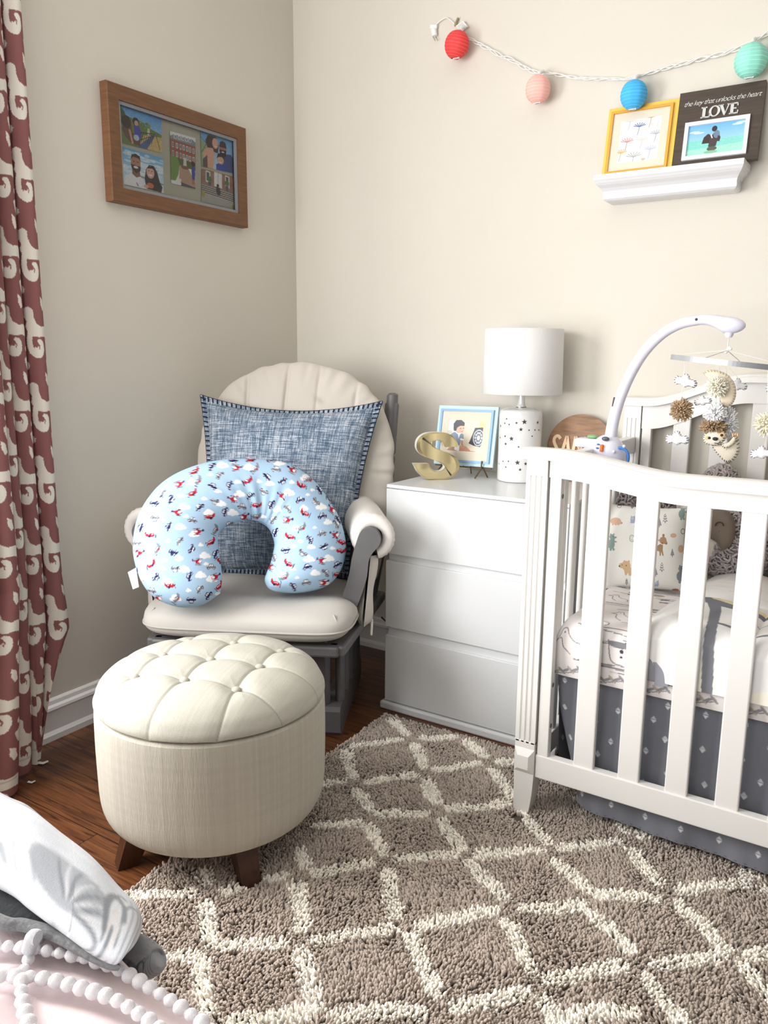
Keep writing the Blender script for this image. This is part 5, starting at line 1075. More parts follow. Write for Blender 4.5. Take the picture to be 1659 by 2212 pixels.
fluff('head', atz(1551, 1104, -.165), (.070, .07, .132), 1100, (178, 168, 166), .012, seed=5).build('head', mpl_, sl)
fp = np.array(atz(1530, 1150, -.285)); mb = MB(); mb.ball(fp+np.array([-.03, .03, -.005]), (.082, .05, .098), 30, 40); mb.build('face', M('cream_velour', (214, 206, 192), .9, sheen=.2), sl)
# brown eye patch: teardrop on the face
ol = spline(np.array([(1528, 1108), (1545, 1103), (1566, 1108), (1580, 1122), (1587, 1145), (1584, 1168), (1574, 1182), (1560, 1188), (1548, 1172), (1530, 1160), (1520, 1140)]), 60, True)
P3 = np.array([atz(a, b, -.300) for a, b in ol]); ctr = P3.mean(0)
G = [ctr+(P3-ctr)*k+np.array([0, -.018*(1-k*k)**.5-.0, 0]) for k in (1, .94, .8, .6, .3, .02)]; G = [P3+np.array([0, .03, 0])]+G
mb = MB(); mb.grid(np.array(G), cv=True, flip=True); patch = mb.build('eye_patch', M('taupe_velour', (112, 98, 86), .9, sheen=.1), sl)
mb = MB(); mb.tube(np.array([atz(a, b, -.322) for a, b in spline([(1545, 1136), (1548, 1130), (1554, 1128), (1560, 1130), (1563, 1136)], 16)]), .0016, 6); mb.build('closed_eye', M('dark_thread', (54, 44, 40), .9), patch)
g2 = fluff('g', atz(1392, 1122, -.275), (.085, .065, .115), 800, (152, 142, 142), .012, seed=9); g2o = g2.build('curly_plush', mpl_); tag(g2o, 'dark grey curly plush toy behind the woodland pillow', 'plush toy')
lc2 = atz(1735, 1170, -.22); lio = thing('lion_plush', (lc2[0], lc2[1], .556), 'golden brown lion plush at the right side of the crib', 'plush toy')
mb = MB(); mb.ball(lc2+np.array([0, 0, -.045]), (.075, .065, .09), 24, 30); mb.build('body', M('golden_plush', (176, 120, 58), .95, sheen=.2), lio)
mb = MB(); mb.ball(lc2+np.array([.0, -.03, .07]), (.055, .05, .055), 20, 26); mb.build('head', M('golden_plush'), lio)
fluff('m', lc2+np.array([.0, -.005, .075]), (.074, .05, .075), 260, (196, 170, 124), .018, seed=4).build('mane', mpl_, lio)
mb = MB(); mb.ball(lc2+np.array([-.062, -.04, -.02]), (.018, .02, .022), 14, 18); mb.build('paw', M('dark_plush', (60, 44, 34), .95), lio)

# ================================================================== white quilted comforter with grey trim
mqu = M('white_quilt_cotton', (240, 238, 232), .85, attr=True, bump=.12, bscale=300, spec=.12)
nx, ny = 420, 300; xs = np.linspace(0, 1, nx); ys = np.linspace(0, 1, ny); U, Vv = np.meshgrid(xs, ys)
# front edge slopes over the mattress side; left edge runs diagonally
frontx = spline(np.array([(1.640, -.60), (1.648, -.72), (1.662, -.79), (1.70, -.805), (1.80, -.808), (1.90, -.808), (2.1, -.806), (2.60, -.80)]), 200)
fs = np.linspace(0, 1, len(frontx)); 
xl = 1.655+.10*(1-Vv)**1.4*0
yb_, yf_ = -.16, -.80
xl = 1.652+.085*(1-Vv)**1.15; Xq = xl+(2.64-xl)*U; Yq0 = yb_+(yf_-yb_)*Vv
slope = np.clip((Vv-.93)/.07, 0, 1); edge = np.minimum(np.minimum(U*14, (1-U)*14), np.minimum(Vv*9, (1-Vv)*11)); puff = np.clip(edge, 0, 1)**.5
cellx, celly = np.abs(np.sin((Xq-1.655)*pi/.26+.0)), np.abs(np.sin((Yq0+.16)*pi/.30))
quilt = .30+.70*np.clip(cellx*celly*1.8, 0, 1)**.5
Zq = MZ1+.004+.036*puff*quilt+.006*(smoothnoise(ny, nx, 22)-.5)*puff
# lay over the front: beyond v=.74 the cloth turns down the side of the mattress
L_ = .742*Vv; turn = .600; over = np.clip(L_-turn, 0, None); rad_ = .05; ang = np.clip(over/rad_, 0, pi/2); down = np.clip(over-rad_*pi/2, 0, None)
Ysurf = yb_-np.minimum(L_, turn)-(rad_*np.sin(ang)); Zd = rad_*(1-np.cos(ang))+down
thk = .004+.036*puff*quilt+.005*(smoothnoise(ny, nx, 22)-.5)*puff
scal = (.02*np.abs(np.sin((Xq-1.655)*pi/.155))-.012)*np.clip((L_-turn)/.2, 0, 1)
zedge = 0
Yq = np.minimum(Ysurf-thk*np.sin(ang)*.35, 0)+0; Zq = MZ1+.004+thk*np.cos(ang)-Zd*np.where(Zd > 0, 1, 1)*(1-.25*np.exp(-((Xq-1.655)/.05)**2))+scal*0
Yq = np.maximum(Yq, -.8115)
cq = Canvas(1200, 900, (232, 231, 229), 1.62, 0, 2.66, .86)
for x in np.arange(1.70, 2.6, .26): cq.ell(x, .76, .05, .05, (248, 240, 214), .6); cq.ell(x+.1, .72, .05, .05, (250, 246, 226), .7)
gq = (124, 126, 134)
cq.poly([(1.755, .36), (1.775, .42), (1.80, .50), (1.815, .60), (1.822, .72), (1.826, .86), (1.850, .86), (1.846, .70), (1.838, .60), (1.826, .50), (1.81, .42), (1.80, .36)], gq)
cq.poly([(1.765, .40), (1.84, .43), (1.92, .42), (2.05, .43), (2.05, .465), (1.92, .455), (1.85, .47), (1.78, .45)], gq)
cq.poly([(1.78, .385), (1.86, .405), (1.93, .395), (1.93, .42), (1.85, .432), (1.79, .41)], (232, 216, 172))
cq.line([(1.84, .60), (1.90, .60), (2.3, .585)], .010, gq); cq.line([(1.88, .52), (2.3, .51)], .004, (80, 82, 92)); cq.line(spline([(1.93, .25), (1.97, .27), (1.975, .30), (1.94, .315)], 20), .006, (92, 94, 102)); cq.ell(1.985, .42, .045, .022, (176, 164, 138)); cq.line(spline([(1.93, .36), (1.98, .345), (2.05, .355)], 12), .004, (92, 94, 102))
for y in (.08, .16, .24, .30): cq.line([(1.66, y), (2.6, y-.01)], .0016, (216, 212, 204))
cc = cq.sample(Xq, L_)
mb = MB(); mb.grid(np.stack([Xq, Yq, Zq], -1), col=cc, flip=True); mb.grid(np.stack([Xq, Yq+.004, Zq-.006], -1)[::4, ::4], col=lin((238, 236, 232)))
qo = mb.build('comforter', mqu); tag(qo, 'puffy white crib comforter with grey bands and pale yellow patches', 'comforter')
# grey ribbon ties at the comforter's corner
mb = MB()
for k, pts in enumerate((((1404, 1424), (1412, 1448), (1408, 1470)), ((1414, 1430), (1426, 1452), (1428, 1482)), ((1402, 1428), (1400, 1448), (1396, 1466)))):
    C_ = np.array([atz(a, b, -.811) for a, b in spline(pts, 14)]); w_ = np.linspace(.004, .016, len(C_)); S_ = np.array([1, .1*k, .12])
    mb.grid(np.array([C_-S_*w_[:, None]+np.array([0, -.001*k, 0]), C_+np.array([0, -.001*k-.001, 0]), C_+S_*w_[:, None]+np.array([0, -.001*k, 0])]), col=lin((146, 147, 156)))
mb.build('ribbon_tie', msk, qo)['label'] = 'grey fabric tie hanging from the comforter corner'
# ================================================================== musical mobile arm clamped to the crib end
mlav = M('lavender_white_plastic', (226, 225, 240), .28, coat=.2)
ya = -.445
def am(u, v, y=ya): return np.array(at(u, v, 1, y))
b0 = am(1318, 985); ma = thing('mobile_arm', (1.455, ya, .905), 'curved white mobile arm with a music box clamped to the crib end', 'crib mobile')
path = spline(np.array([am(u, v) for u, v in ((1318, 950), (1326, 905), (1340, 858), (1362, 808), (1392, 760), (1430, 722), (1470, 700), (1512, 691))]), 80)
mb = MB(); mb.tube(path, np.linspace(.0165, .0125, len(path)), 20); mb.build('arm', mlav, ma)
hp = spline(np.array([am(u, v) for u, v in ((1510, 691), (1530, 691), (1550, 695), (1572, 702), (1592, 703), (1606, 702), (1611, 701))]), 40)
tq = np.r_[0, np.cumsum(np.linalg.norm(np.diff(hp, axis=0), axis=1))]; tq /= tq[-1]; hr = np.where(tq < .62, .0126+.0085*np.clip(tq/.62, 0, 1)**2, .0211*np.sqrt(np.clip(1-((tq-.62)/.381)**2, 0, 1)))
mb = MB(); mb.tube(hp, hr, 24); head = mb.build('head', mlav, ma)
tp = am(1575, 722); mb = MB(); mb.tube([tp+np.array([0, 0, .012]), tp+np.array([0, 0, -.002]), tp-np.array([0, 0, .008])], [.011, .0105, .007], 14); mb.tube([tp+np.array([-.016, 0, .006]), tp+np.array([0, 0, .004])], .003, 8); mb.build('hook_knob', mlav, head)
mdk_ = M('dark_button', (58, 60, 70), .4)
mb = MB(); mb.ball(am(1504, 690, ya-.013), (.0035, .003, .0035)); mb.build('button', mdk_, ma)
P_ = np.array([am(1327, 858, ya-.012), am(1325, 868, ya-.012), am(1323, 878, ya-.012)]); mb = MB(); mb.tube(P_, .0022, 8); mb.build('release_catch', mdk_, ma)
# music box: egg-shaped housing, side wing, dome button, switch
bc = am(1312, 978, ya); mb = MB(); t = np.linspace(0, 1, 24); pr = [(.047*sqrt(max(0, 1-((x-.35)/.66)**2))+.0005, x) for x in t]
G = []; th = np.arange(40)/40*2*pi
for x in np.linspace(-1, 1, 30):
    r = (1-abs(x)**2.6)**.5; G.append(np.stack([bc[0]+.050*r*np.cos(th)*(1-.22*max(0, x)), bc[1]+.040*r*np.sin(th), np.full(40, bc[2]+.052*x)], 1))
mb.grid(np.array(G), cv=True, flip=True); box = mb.build('music_box', mlav, ma)
wc = am(1272, 956, ya+.02); mb = MB(); mb.box(wc, (.075, .05, .026), bev=.010, seg=3); mb.build('side_wing', mlav, ma)
mb = MB(); mb.ball(am(1280, 943, ya+.015)+np.array([0, 0, 0]), (.016, .012, .006)); mb.build('leaf_emblem', M('green_plastic', (126, 176, 120), .4), ma)
fy = lambda u, v, d=.041: am(u, v, ya-d)
mb = MB(); mb.ball(fy(1308, 948, .034), (.0105, .006, .0062), 14, 20); mb.build('sensor_dome', M('smoked_plastic', (86, 86, 96), .12), box)
mb = MB(); mb.bar(fy(1299, 976), fy(1300.5, 960), .013, .010, bev=.004); mb.build('volume_switch', M('orange_plastic', (236, 120, 52), .35), box)
mbl = M('blue_plastic', (58, 124, 204), .35)
for u, v in ((1292, 960), (1290, 968)): mb = MB(); mb.ball(fy(u, v, .040), (.0042, .003, .0026), 8, 12); mb.build('icon', mbl, box)
th = np.linspace(radians(-60), radians(170), 30); rc = fy(1340, 988, .02); mb = MB(); mb.tube(np.stack([rc[0]+.022*np.cos(th), np.full(30, rc[1]), rc[2]+.026*np.sin(th)], 1), .0042, 10); mb.build('blue_ring', mbl, box)
for u, v in ((1326, 976), (1348, 964)): mb = MB(); mb.ball(fy(u, v, .036), .0045, 8, 12); mb.build('screw_cap', mlav, box)
mb = MB(); mb.box((1.443, ya, bc[2]-.075), (.022, .05, .09), bev=.008); mb.build('clamp', mlav, ma)

# ================================================================== felt mobile hanging from the arm
mth = M('white_thread', (240, 238, 232), .8)
ym = ya
fm = thing('felt_mobile', tp-np.array([0, 0, .25]), 'hanging felt mobile with sloth, moon, clouds and pompoms', 'crib mobile')
kn = am(1571, 757); mb = MB(); mb.tube([tp-np.array([0, 0, .006]), kn], .0012, 6)
for d in ((.004, .0, .006), (-.003, .002, -.004), (.007, 0, .004), (0, 0, 0)): mb.ball(kn+np.array(d), (.0042, .003, .0042), 6, 8)
ring_c = am(1578, 781); ring_c[2] -= .004; ax = np.array([.10, .02, 1.]); ax /= np.linalg.norm(ax); e1 = np.cross(ax, (0, 1, 0)); e1 /= np.linalg.norm(e1); e1 = e1 if e1[0] > 0 else -e1; e2 = np.cross(ax, e1); RR = .1415
def rp(a, dz=0): return ring_c+e1*RR*cos(a)+e2*RR*sin(a)+ax*dz
for a in (pi*.98, pi*1.42, .05, pi*.5): mb.tube([kn, rp(a, .006)], .0009, 5)
mb.build('string', mth, fm)
th = np.arange(96)/96*2*pi; C0 = ring_c+e1*RR*np.cos(th)[:, None]+e2*RR*np.sin(th)[:, None]; nrm = e1*np.cos(th)[:, None]+e2*np.sin(th)[:, None]
mb = MB(); mb.grid(np.array([C0+ax*.0065+nrm*.0025, C0+ax*.0065-nrm*.0025, C0-ax*.0065-nrm*.0025, C0-ax*.0065+nrm*.0025]), cu=True, cv=True, smooth=False); mb.build('hoop', M('silver_hoop', (176, 180, 184), .35, metal=.35), fm)
mfe = M('felt', (236, 238, 242), .95, attr=True, sheen=.3, bump=.4, bscale=700, spec=.08); mns = M('navy_thread', (50, 50, 72), .9)
def felt(name, px, yy, thick, col, stitch=(50, 50, 72), parent=None, closed=True, off=0):
    P3 = np.array([am(u, v, yy) for u, v in spline(np.array(px, float), 90, True)]); ctr = P3.mean(0); G = []
    for k in np.sin(np.linspace(1, .02, 9)*pi/2): G.append(ctr+(P3-ctr)*k+np.array([0, -thick*sqrt(max(0, 1-k**3)), 0]))
    back = [ctr+(P3-ctr)*k+np.array([0, thick*sqrt(max(0, 1-k**3)), 0]) for k in (.02, .4, .75, .92)]
    mb = MB(); mb.grid(np.array(back+G), cv=True, col=lin(col), flip=True); o = mb.build(name, mfe, parent or fm)
    if stitch is not None:
        n = len(P3); L = np.linalg.norm(P3-np.roll(P3, 1, 0), axis=1).sum(); k = max(10, int(L/.0072)); sm = M('yarn_'+str(stitch[0]), stitch, .9); mb = MB()
        for i in np.linspace(0, n, k, endpoint=False).astype(int):
            d = (ctr-P3[i]); d = d/np.linalg.norm(d); t_ = P3[(i+1) % n]-P3[i-1]; t_ /= np.linalg.norm(t_)+1e-9
            mb.tube([P3[i]+np.array([0, .001, 0]), P3[i]+np.array([0, -thick*.40, 0])+d*.0012+t_*.0005, P3[i]+d*.0050+np.array([0, -thick*.60-.001, 0])+t_*.001], .0009, 4)
        mb.build('stitching', sm, o)['kind'] = 'stuff'
    return o
def cloudpx(cx, cy, w, h, a=0):
    b = [(-.5, .05), (-.42, -.28), (-.2, -.30), (-.08, -.55), (.1, -.52), (.2, -.2), (.42, -.18), (.52, .12), (.42, .42), (.2, .36), (0, .5), (-.2, .34), (-.42, .36)]
    ca, sa_ = cos(a), sin(a); return [(cx+w*x*ca-h*y*sa_, cy+w*x*sa_+h*y*ca) for x, y in b]
def pompom(uc, vc, yy, r, col, seed=0, name='pompom', ell=(1, 1, 1), hub=None):
    rs = np.random.RandomState(seed); c0_ = am(uc, vc, yy); mb = MB(); b = lin(col); n = 420; i = np.arange(n)+.5; ph = np.arccos(1-2*i/n); t = pi*(1+5**.5)*i
    D = np.stack([np.cos(t)*np.sin(ph), np.sin(t)*np.sin(ph), np.cos(ph)], 1); mb.ball(c0_, r*.5, 10, 12, col=b*.6)
    for d in D:
        d = d+rs.randn(3)*.16; d /= np.linalg.norm(d); l = r*(.82+.28*rs.rand()); w_ = rs.randn(3)*.06; e = np.array(ell)
        mb.tube([c0_+d*r*.25*e, c0_+(d+w_)*l*.7*e, c0_+(d+w_*1.8)*l*e], [.0014, .0019, .0016], 4, col=b*(.8+.32*rs.rand()))
    return mb.build(name, M('pompom_yarn', (200, 200, 200), .95, attr=True, spec=.1), fm)
yc = ya-.04
thr = MB(); thr.tube([am(1479, 781), am(1478, 812), am(1473, 848), am(1470, 890), am(1464, 930)], .0007, 5)
felt('felt_cloud', cloudpx(1481, 823, 50, 27, .16), ya, .010, (240, 241, 246)); pompom(1472, 886, ya, .0275, (192, 166, 134), 1)
felt('felt_cloud', cloudpx(1463, 947, 50, 28), ya, .010, (242, 243, 247))
thr.tube([am(1553, 785, yc), am(1551, 815, yc), am(1548, 850, yc), am(1546, 880, yc), am(1540, 925, yc)], .0007, 5)
felt('felt_moon', [(1518, 805), (1535, 799), (1556, 802), (1575, 812), (1588, 832), (1590, 853), (1584, 870), (1572, 880), (1562, 878), (1556, 864), (1566, 848), (1562, 826), (1546, 813), (1528, 810)], ya-0.0250, .012, (228, 214, 190), (196, 182, 156))
pompom(1549, 836, ya-0.0550, .0245, (250, 246, 228), 2); pompom(1545, 893, ya-0.0500, .0265, (253, 253, 254), 3); pompom(1572, 915, ya-0.0100, .0265, (250, 250, 252), 4, ell=(.8, 1, 1.5)); pompom(1540, 922, ya-0.0550, .0275, (186, 160, 128), 5, ell=(1.1, 1, .7))
felt('felt_cloud', cloudpx(1594, 831, 40, 24, .1), ya+0.0400, .009, (238, 239, 244)); felt('felt_cloud', cloudpx(1518, 866, 38, 20, -.2), ya+0.0300, .009, (238, 239, 244))
thr.tube([am(1568, 793, ya+0.0300), am(1572, 830, ya+0.0300)], .0006, 4); thr.tube([am(1574, 793, ya+0.0400), am(1596, 818, ya+0.0400)], .0006, 4)
# felt sloth: body, head, arm, face
felt('sloth_body', [(1538, 962), (1553, 958), (1570, 962), (1582, 950), (1590, 940), (1596, 952), (1597, 972), (1590, 988), (1578, 998), (1566, 997), (1554, 986), (1544, 974)], ya-0.0450, .013, (222, 212, 194), (44, 40, 40))
sh_ = felt('sloth_head', [(1519, 944), (1523, 936), (1534, 930), (1552, 928), (1566, 934), (1568, 946), (1560, 957), (1546, 962), (1532, 961), (1522, 956)], ya-0.0620, .012, (228, 220, 204), (44, 40, 40))
felt('sloth_arm', [(1560, 960), (1574, 955), (1584, 944), (1588, 940), (1592, 945), (1586, 957), (1574, 966), (1563, 968)], ya-0.0660, .006, (220, 210, 192), (44, 40, 40))
mtan = M('tan_felt', (226, 186, 140), .95); mbk = M('black_felt', (34, 28, 30), .6)
for u, v, w_, h_ in ((1531, 946, .0095, .0075), (1559, 940, .0085, .0068)):
    mb = MB(); mb.ball(am(u, v, ya-0.0710), (w_, .003, h_), 10, 14); e_ = mb.build('eye_patch', mtan, sh_); mb = MB(); mb.ball(am(u+(1 if u < 1540 else 0), v, ya-0.0745), (.0035, .002, .0035), 8, 12); mb.build('eye', mbk, sh_)
mb = MB(); mb.ball(am(1545, 948, ya-0.0760), (.0068, .003, .0045), 8, 12, rot=None); mb.build('nose', mbk, sh_)
mb = MB(); mb.tube(np.array([am(u, v, ya-0.0760) for u, v in spline([(1543, 957), (1549, 958), (1554, 956), (1556, 952)], 12)]), .0009, 5); mb.build('smile', mbk, sh_)
for u in (1583, 1588, 1593): mb = MB(); mb.tube([am(u, 943, ya-0.0550), am(u+.5, 936, ya-0.0550)], .0022, 6); mb.build('claw', mtan, fm)
pompom(1657, 916, ya-0.0400, .0275, (250, 245, 222), 6); felt('felt_cloud', cloudpx(1646, 978, 52, 26, -.1), ya-0.0400, .010, (240, 241, 246)); thr.tube([am(1659, 800, ya-0.0400), am(1658, 890, ya-0.0400), am(1656, 940, ya-0.0400), am(1652, 970, ya-0.0400)], .0007, 5)
felt('felt_cloud', cloudpx(1672, 838, 36, 26), ya+0.0400, .009, (236, 238, 244))
thr.build('hanging_thread', mth, fm)
# ================================================================== shag rug
RX0, RX1, RY0, RY1 = .803, 2.9, -2.32, -.540
A_ = (600, 1520, 3.13); B_ = (260, 1820, 2.765); C_ = (820, 1740, 1.977)
dash = []
for (ox, oy, k), L_ in ((A_, [(770, 100, 890, 205), (490, 275, 840, 240), (975, 230, 1210, 228), (1270, 255, 1410, 360), (455, 305, 510, 495), (925, 280, 985, 425), (1050, 445, 1365, 405), (1495, 395, 1700, 378), (290, 540, 435, 515), (590, 525, 925, 475), (1450, 440, 1575, 625), (520, 575, 635, 725), (1000, 500, 1070, 680), (655, 740, 1015, 740), (1150, 715, 1555, 660), (250, 810, 555, 805), (590, 810, 715, 1010), (1110, 780, 1265, 985), (140, 990, 165, 1110)]),
    (B_, [(20, 305, 440, 295), (505, 350, 550, 600), (588, 605, 985, 585), (1050, 245, 1080, 515), (1130, 180, 1505, 110), (1590, 160, 1650, 440), (1152, 575, 1640, 500), (1085, 620, 1180, 1000), (150, 695, 445, 665), (470, 700, 530, 1010), (640, 1055, 1140, 1030), (1270, 1030, 1700, 990), (500, 150, 525, 230), (600, 285, 730, 250), (880, 220, 980, 200), (-60, 640, 40, 660)]),
    (C_, [(0, 30, 205, 35), (265, 60, 365, 190), (70, 220, 340, 205), (600, 25, 710, 155), (420, 210, 690, 190), (770, 180, 1020, 150), (1070, 185, 1200, 330), (740, 230, 900, 370), (915, 385, 1185, 385), (1270, 365, 1570, 320), (390, 235, 530, 400), (595, 435, 880, 430), (890, 445, 1070, 620), (1265, 410, 1470, 610), (160, 515, 495, 450), (130, 550, 230, 810), (555, 490, 650, 700), (710, 735, 1040, 675), (1160, 670, 1460, 635), (1550, 635, 1750, 605), (1530, 665, 1700, 820), (1125, 720, 1290, 940), (300, 860, 630, 785), (0, 872, 180, 880), (685, 820, 790, 980), (1010, 60, 1050, 110), (1100, 130, 1180, 110), (1540, 270, 1590, 300), (1640, 355, 1740, 350), (760, 900, 1100, 880), (840, -20, 940, -30)])):
    for x0, y0, x1, y1 in L_:
        a, b_ = at(ox+x0/k, oy+y0/k, 2, .022)[:2], at(ox+x1/k, oy+y1/k, 2, .022)[:2]; dash.append((a, b_))
# the pattern carries on under the crib where the photo cannot see it
for i in range(8):
    for j in range(4):
        c_ = np.array([2.15+i*.12+j*.05, -1.15-j*.3+i*.09]); 
        if c_[0] > 2.25: dash.append((c_, c_+np.array([.14, -.02]))); dash.append((c_, c_+np.array([.03, -.15])))
rug = thing('area_rug', ((RX0+RX1)/2, (RY0+RY1)/2, 0), 'taupe shag area rug with cream dashed diamond lines on the floor', 'rug')
mb = MB(); mb.box(((RX0+RX1)/2, (RY0+RY1)/2, .005), (RX1-RX0-.008, RY1-RY0-.008, .008), bev=.002); mb.build('backing', M('rug_backing', (92, 80, 72), .95), rug)
rs = np.random.RandomState(11)
def tuftfield(x0, x1, y0, y1, sp):
    nx, ny = int((x1-x0)/sp), int((y1-y0)/sp); X, Y = np.meshgrid(x0+(np.arange(nx)+.5)*sp, y0+(np.arange(ny)+.5)*sp)
    return np.stack([X.ravel(), Y.ravel()], 1)+rs.uniform(-.55, .55, (nx*ny, 2))*sp
P2 = np.vstack([tuftfield(RX0, 2.10, RY0+.12, RY1, .0054), tuftfield(2.10, RX1, RY0, RY1, .0078), tuftfield(RX0, 2.10, RY0, RY0+.12, .0078)])
keep = ~((P2[:, 0] > 1.62) & (P2[:, 1] > -.70)); P2 = P2[keep]; P2[:, 0] = np.clip(P2[:, 0], RX0+.003, RX1-.003); P2[:, 1] = np.clip(P2[:, 1], RY0+.003, RY1-.003)
dens = (P2[:, 0] < 2.10) & (P2[:, 1] > RY0+.12)
# keep clear of the feet standing on the rug
for c_ in ((1.415, -.866), (2.763, -.866)): P2 = P2[(np.abs(P2[:, 0]-c_[0]) > .016) | (np.abs(P2[:, 1]-c_[1]) > .016)]
for a in (-27, 62): c_ = OC+np.array([cos(radians(a)), sin(radians(a))])*.218; P2 = P2[np.hypot(*(P2-c_).T) > .027]
wob = np.stack([smoothnoise(400, 400, 9), smoothnoise(400, 400, 9)], -1)-.5
def field(Fm, P, s): i = ((P[:, 0]-RX0)*s).astype(int) % 399; j = ((P[:, 1]-RY0)*s).astype(int) % 399; return Fm[i, j]
Pw = P2+field(wob, P2, 180)*.009+rs.randn(len(P2), 2)*.0013
dmin = np.full(len(P2), 9.)
for a, b_ in dash:
    d = b_-a; L = max(np.linalg.norm(d), 1e-6); d = d/L; t = np.clip((Pw-a) @ d, .008, max(L-.008, .009)); q = np.hypot(*(Pw-a-t[:, None]*d).T); dmin = np.minimum(dmin, q)
cream = dmin < .0172
n = len(P2); flow = field(np.stack([smoothnoise(400, 400, 14), smoothnoise(400, 400, 14)], -1)-.5, P2, 160)
clump = field(smoothnoise(400, 400, 3.2)[..., None], P2, 160)[:, 0]; patch = field(smoothnoise(400, 400, 30)[..., None], P2, 160)[:, 0]
az = np.arctan2(flow[:, 1], flow[:, 0])+rs.randn(n)*.8; lean = .003+.007*rs.rand(n); ht = (.013+.006*rs.rand(n)+.006*(clump-.5))*np.where(cream, 1.06, 1)
d2 = np.stack([np.cos(az), np.sin(az)], 1); big = np.where((P2[:, 0] < 2.10) & (P2[:, 1] > RY0+.12), 1.0, 1.4)
rad = (.0025+.0010*rs.rand(n))*big
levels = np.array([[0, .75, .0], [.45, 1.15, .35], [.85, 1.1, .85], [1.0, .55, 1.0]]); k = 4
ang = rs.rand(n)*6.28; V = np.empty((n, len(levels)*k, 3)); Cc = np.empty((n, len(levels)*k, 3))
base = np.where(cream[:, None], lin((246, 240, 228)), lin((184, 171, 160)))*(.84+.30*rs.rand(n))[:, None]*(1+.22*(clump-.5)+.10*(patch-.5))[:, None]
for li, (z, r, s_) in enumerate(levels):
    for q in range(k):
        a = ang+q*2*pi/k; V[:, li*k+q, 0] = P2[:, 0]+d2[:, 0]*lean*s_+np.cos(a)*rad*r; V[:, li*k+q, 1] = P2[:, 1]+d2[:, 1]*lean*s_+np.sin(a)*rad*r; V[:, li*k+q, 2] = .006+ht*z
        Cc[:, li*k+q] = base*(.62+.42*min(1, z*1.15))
m = len(levels)*k; F1 = []
for li in range(len(levels)-1):
    for q in range(k): F1.append((li*k+q, li*k+(q+1) % k, (li+1)*k+(q+1) % k, (li+1)*k+q))
F1.append(tuple(range(m-k, m))); F1 = np.array(F1)
F = (F1[None]+(np.arange(n)*m)[:, None, None]).reshape(-1, 4)
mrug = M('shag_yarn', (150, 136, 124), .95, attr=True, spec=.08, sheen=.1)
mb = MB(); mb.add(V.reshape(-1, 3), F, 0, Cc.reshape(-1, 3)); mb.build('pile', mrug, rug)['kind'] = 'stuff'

# ================================================================== curtain
mcu2 = M('ikat_curtain_cotton', (130, 84, 84), .85, attr=True, bump=.2, bscale=600, spec=.12)
TW, THh = .155, .205
tile = Canvas(310, 410, (140, 94, 93), 0, 0, TW, THh); iv = (226, 222, 211)
for dy in (-THh, 0, THh):
    for dx in (-TW, 0, TW):
        o_ = lambda P_: [(x+dx, y+dy) for x, y in P_]
        # running scroll: a broad wave that hooks round into a solid curl
        tile.poly(o_([(.012, -.016), (.030, -.020), (.046, -.012), (.048, .010), (.058, .026), (.080, .034), (.108, .032), (.126, .038), (.134, .054), (.128, .074), (.116, .064), (.094, .060), (.066, .062), (.040, .060), (.022, .050), (.014, .034), (.020, .020), (.010, .008)]), iv)
        tile.line(o_(spline([(.030, .052), (.026, .074), (.030, .094), (.046, .106), (.066, .106), (.078, .094), (.076, .080), (.064, .076)], 40)), [.020, .022, .024, .017], iv)
        tile.ell(.062+dx, .093+dy, .018, .016, iv); tile.ell(.052+dx, .082+dy, .010, .008, (140, 94, 93)); tile.line(o_([(.058, .080), (.066, .086), (.064, .094)]), .004, (140, 94, 93))
        tile.poly(o_([(.100, .124), (.128, .116), (.132, .138), (.122, .158), (.108, .146)]), iv); tile.ell(.006+dx, .140+dy, .014, .012, iv); tile.ell(.120+dx, .098+dy, .010, .007, iv); tile.poly(o_([(.084, .158), (.104, .166), (.112, .190), (.098, .196), (.086, .180)]), iv)
# brushed, ragged horizontal edges
ta = tile.a.copy()
for r in range(ta.shape[0]): ta[r] = np.roll(tile.a[r], int(rs.randn()*2.4), 0)
tile.a = ta
nf, per = 6, 100; nz = 1150; zz = np.linspace(.012, 2.68, nz); th = np.linspace(0, pi, per, endpoint=False)
path = []; y = -1.232
pit = [.052, .056, .050, .075, .085, .09]; dep = [.052, .050, .035, .075, .08, .08]; xb = [.062, .052, .070, .085, .09, .09]
for p, d, x0 in zip(pit, dep, xb):
    for t in th: path.append((x0+d*sin(t)**.8, y-p/2*(1-cos(t)), p, d))
    y -= p
frac = np.tile(1-np.arange(per)/per, nf)
path = np.array(path); arc = np.r_[0, np.cumsum(np.hypot(np.diff(path[:, 0]), np.diff(path[:, 1])))]
zn = np.clip((.55-zz)/.55, 0, 1)[:, None]; up = np.clip((zz-1.2)/1.5, 0, 1)[:, None]
Xc = path[None, :, 0]*(1+.35*zn*(path[None, :, 1] < -1.33))+.006*np.sin(zz*9)[:, None]*zn+.012*zn
Yc2 = -1.232+(path[None, :, 1]+1.232)*(1+.55*zn-.10*up)
kink = np.exp(-((zz-.40)/.10)**2)[:, None]*.012; first = np.exp(-((path[:, 1]+1.232)/.05)**2)[None]
Yc2 = Yc2+kink*first-.13*np.clip((.38-zz)/.38, 0, 1)[:, None]**.9*first*1.0
Xc = Xc-.02*np.clip((.38-zz)/.38, 0, 1)[:, None]*first
Xc = np.maximum(Xc, .03)
G = np.stack([Xc, Yc2, np.broadcast_to(zz[:, None], Xc.shape)], -1)
cc = tile.sample(np.broadcast_to((frac*TW+np.repeat(np.array([0, .01, -.02, .012, -.03, .0]), per)) % TW, Xc.shape), np.broadcast_to(((2.68-zz)[:, None]+.05+np.repeat(np.array([0, .004, .09, .03, .1, .02]), per)[None]) % THh, Xc.shape))
hem = np.exp(-((zz-.055)/.002)**2)[:, None, None]*.35
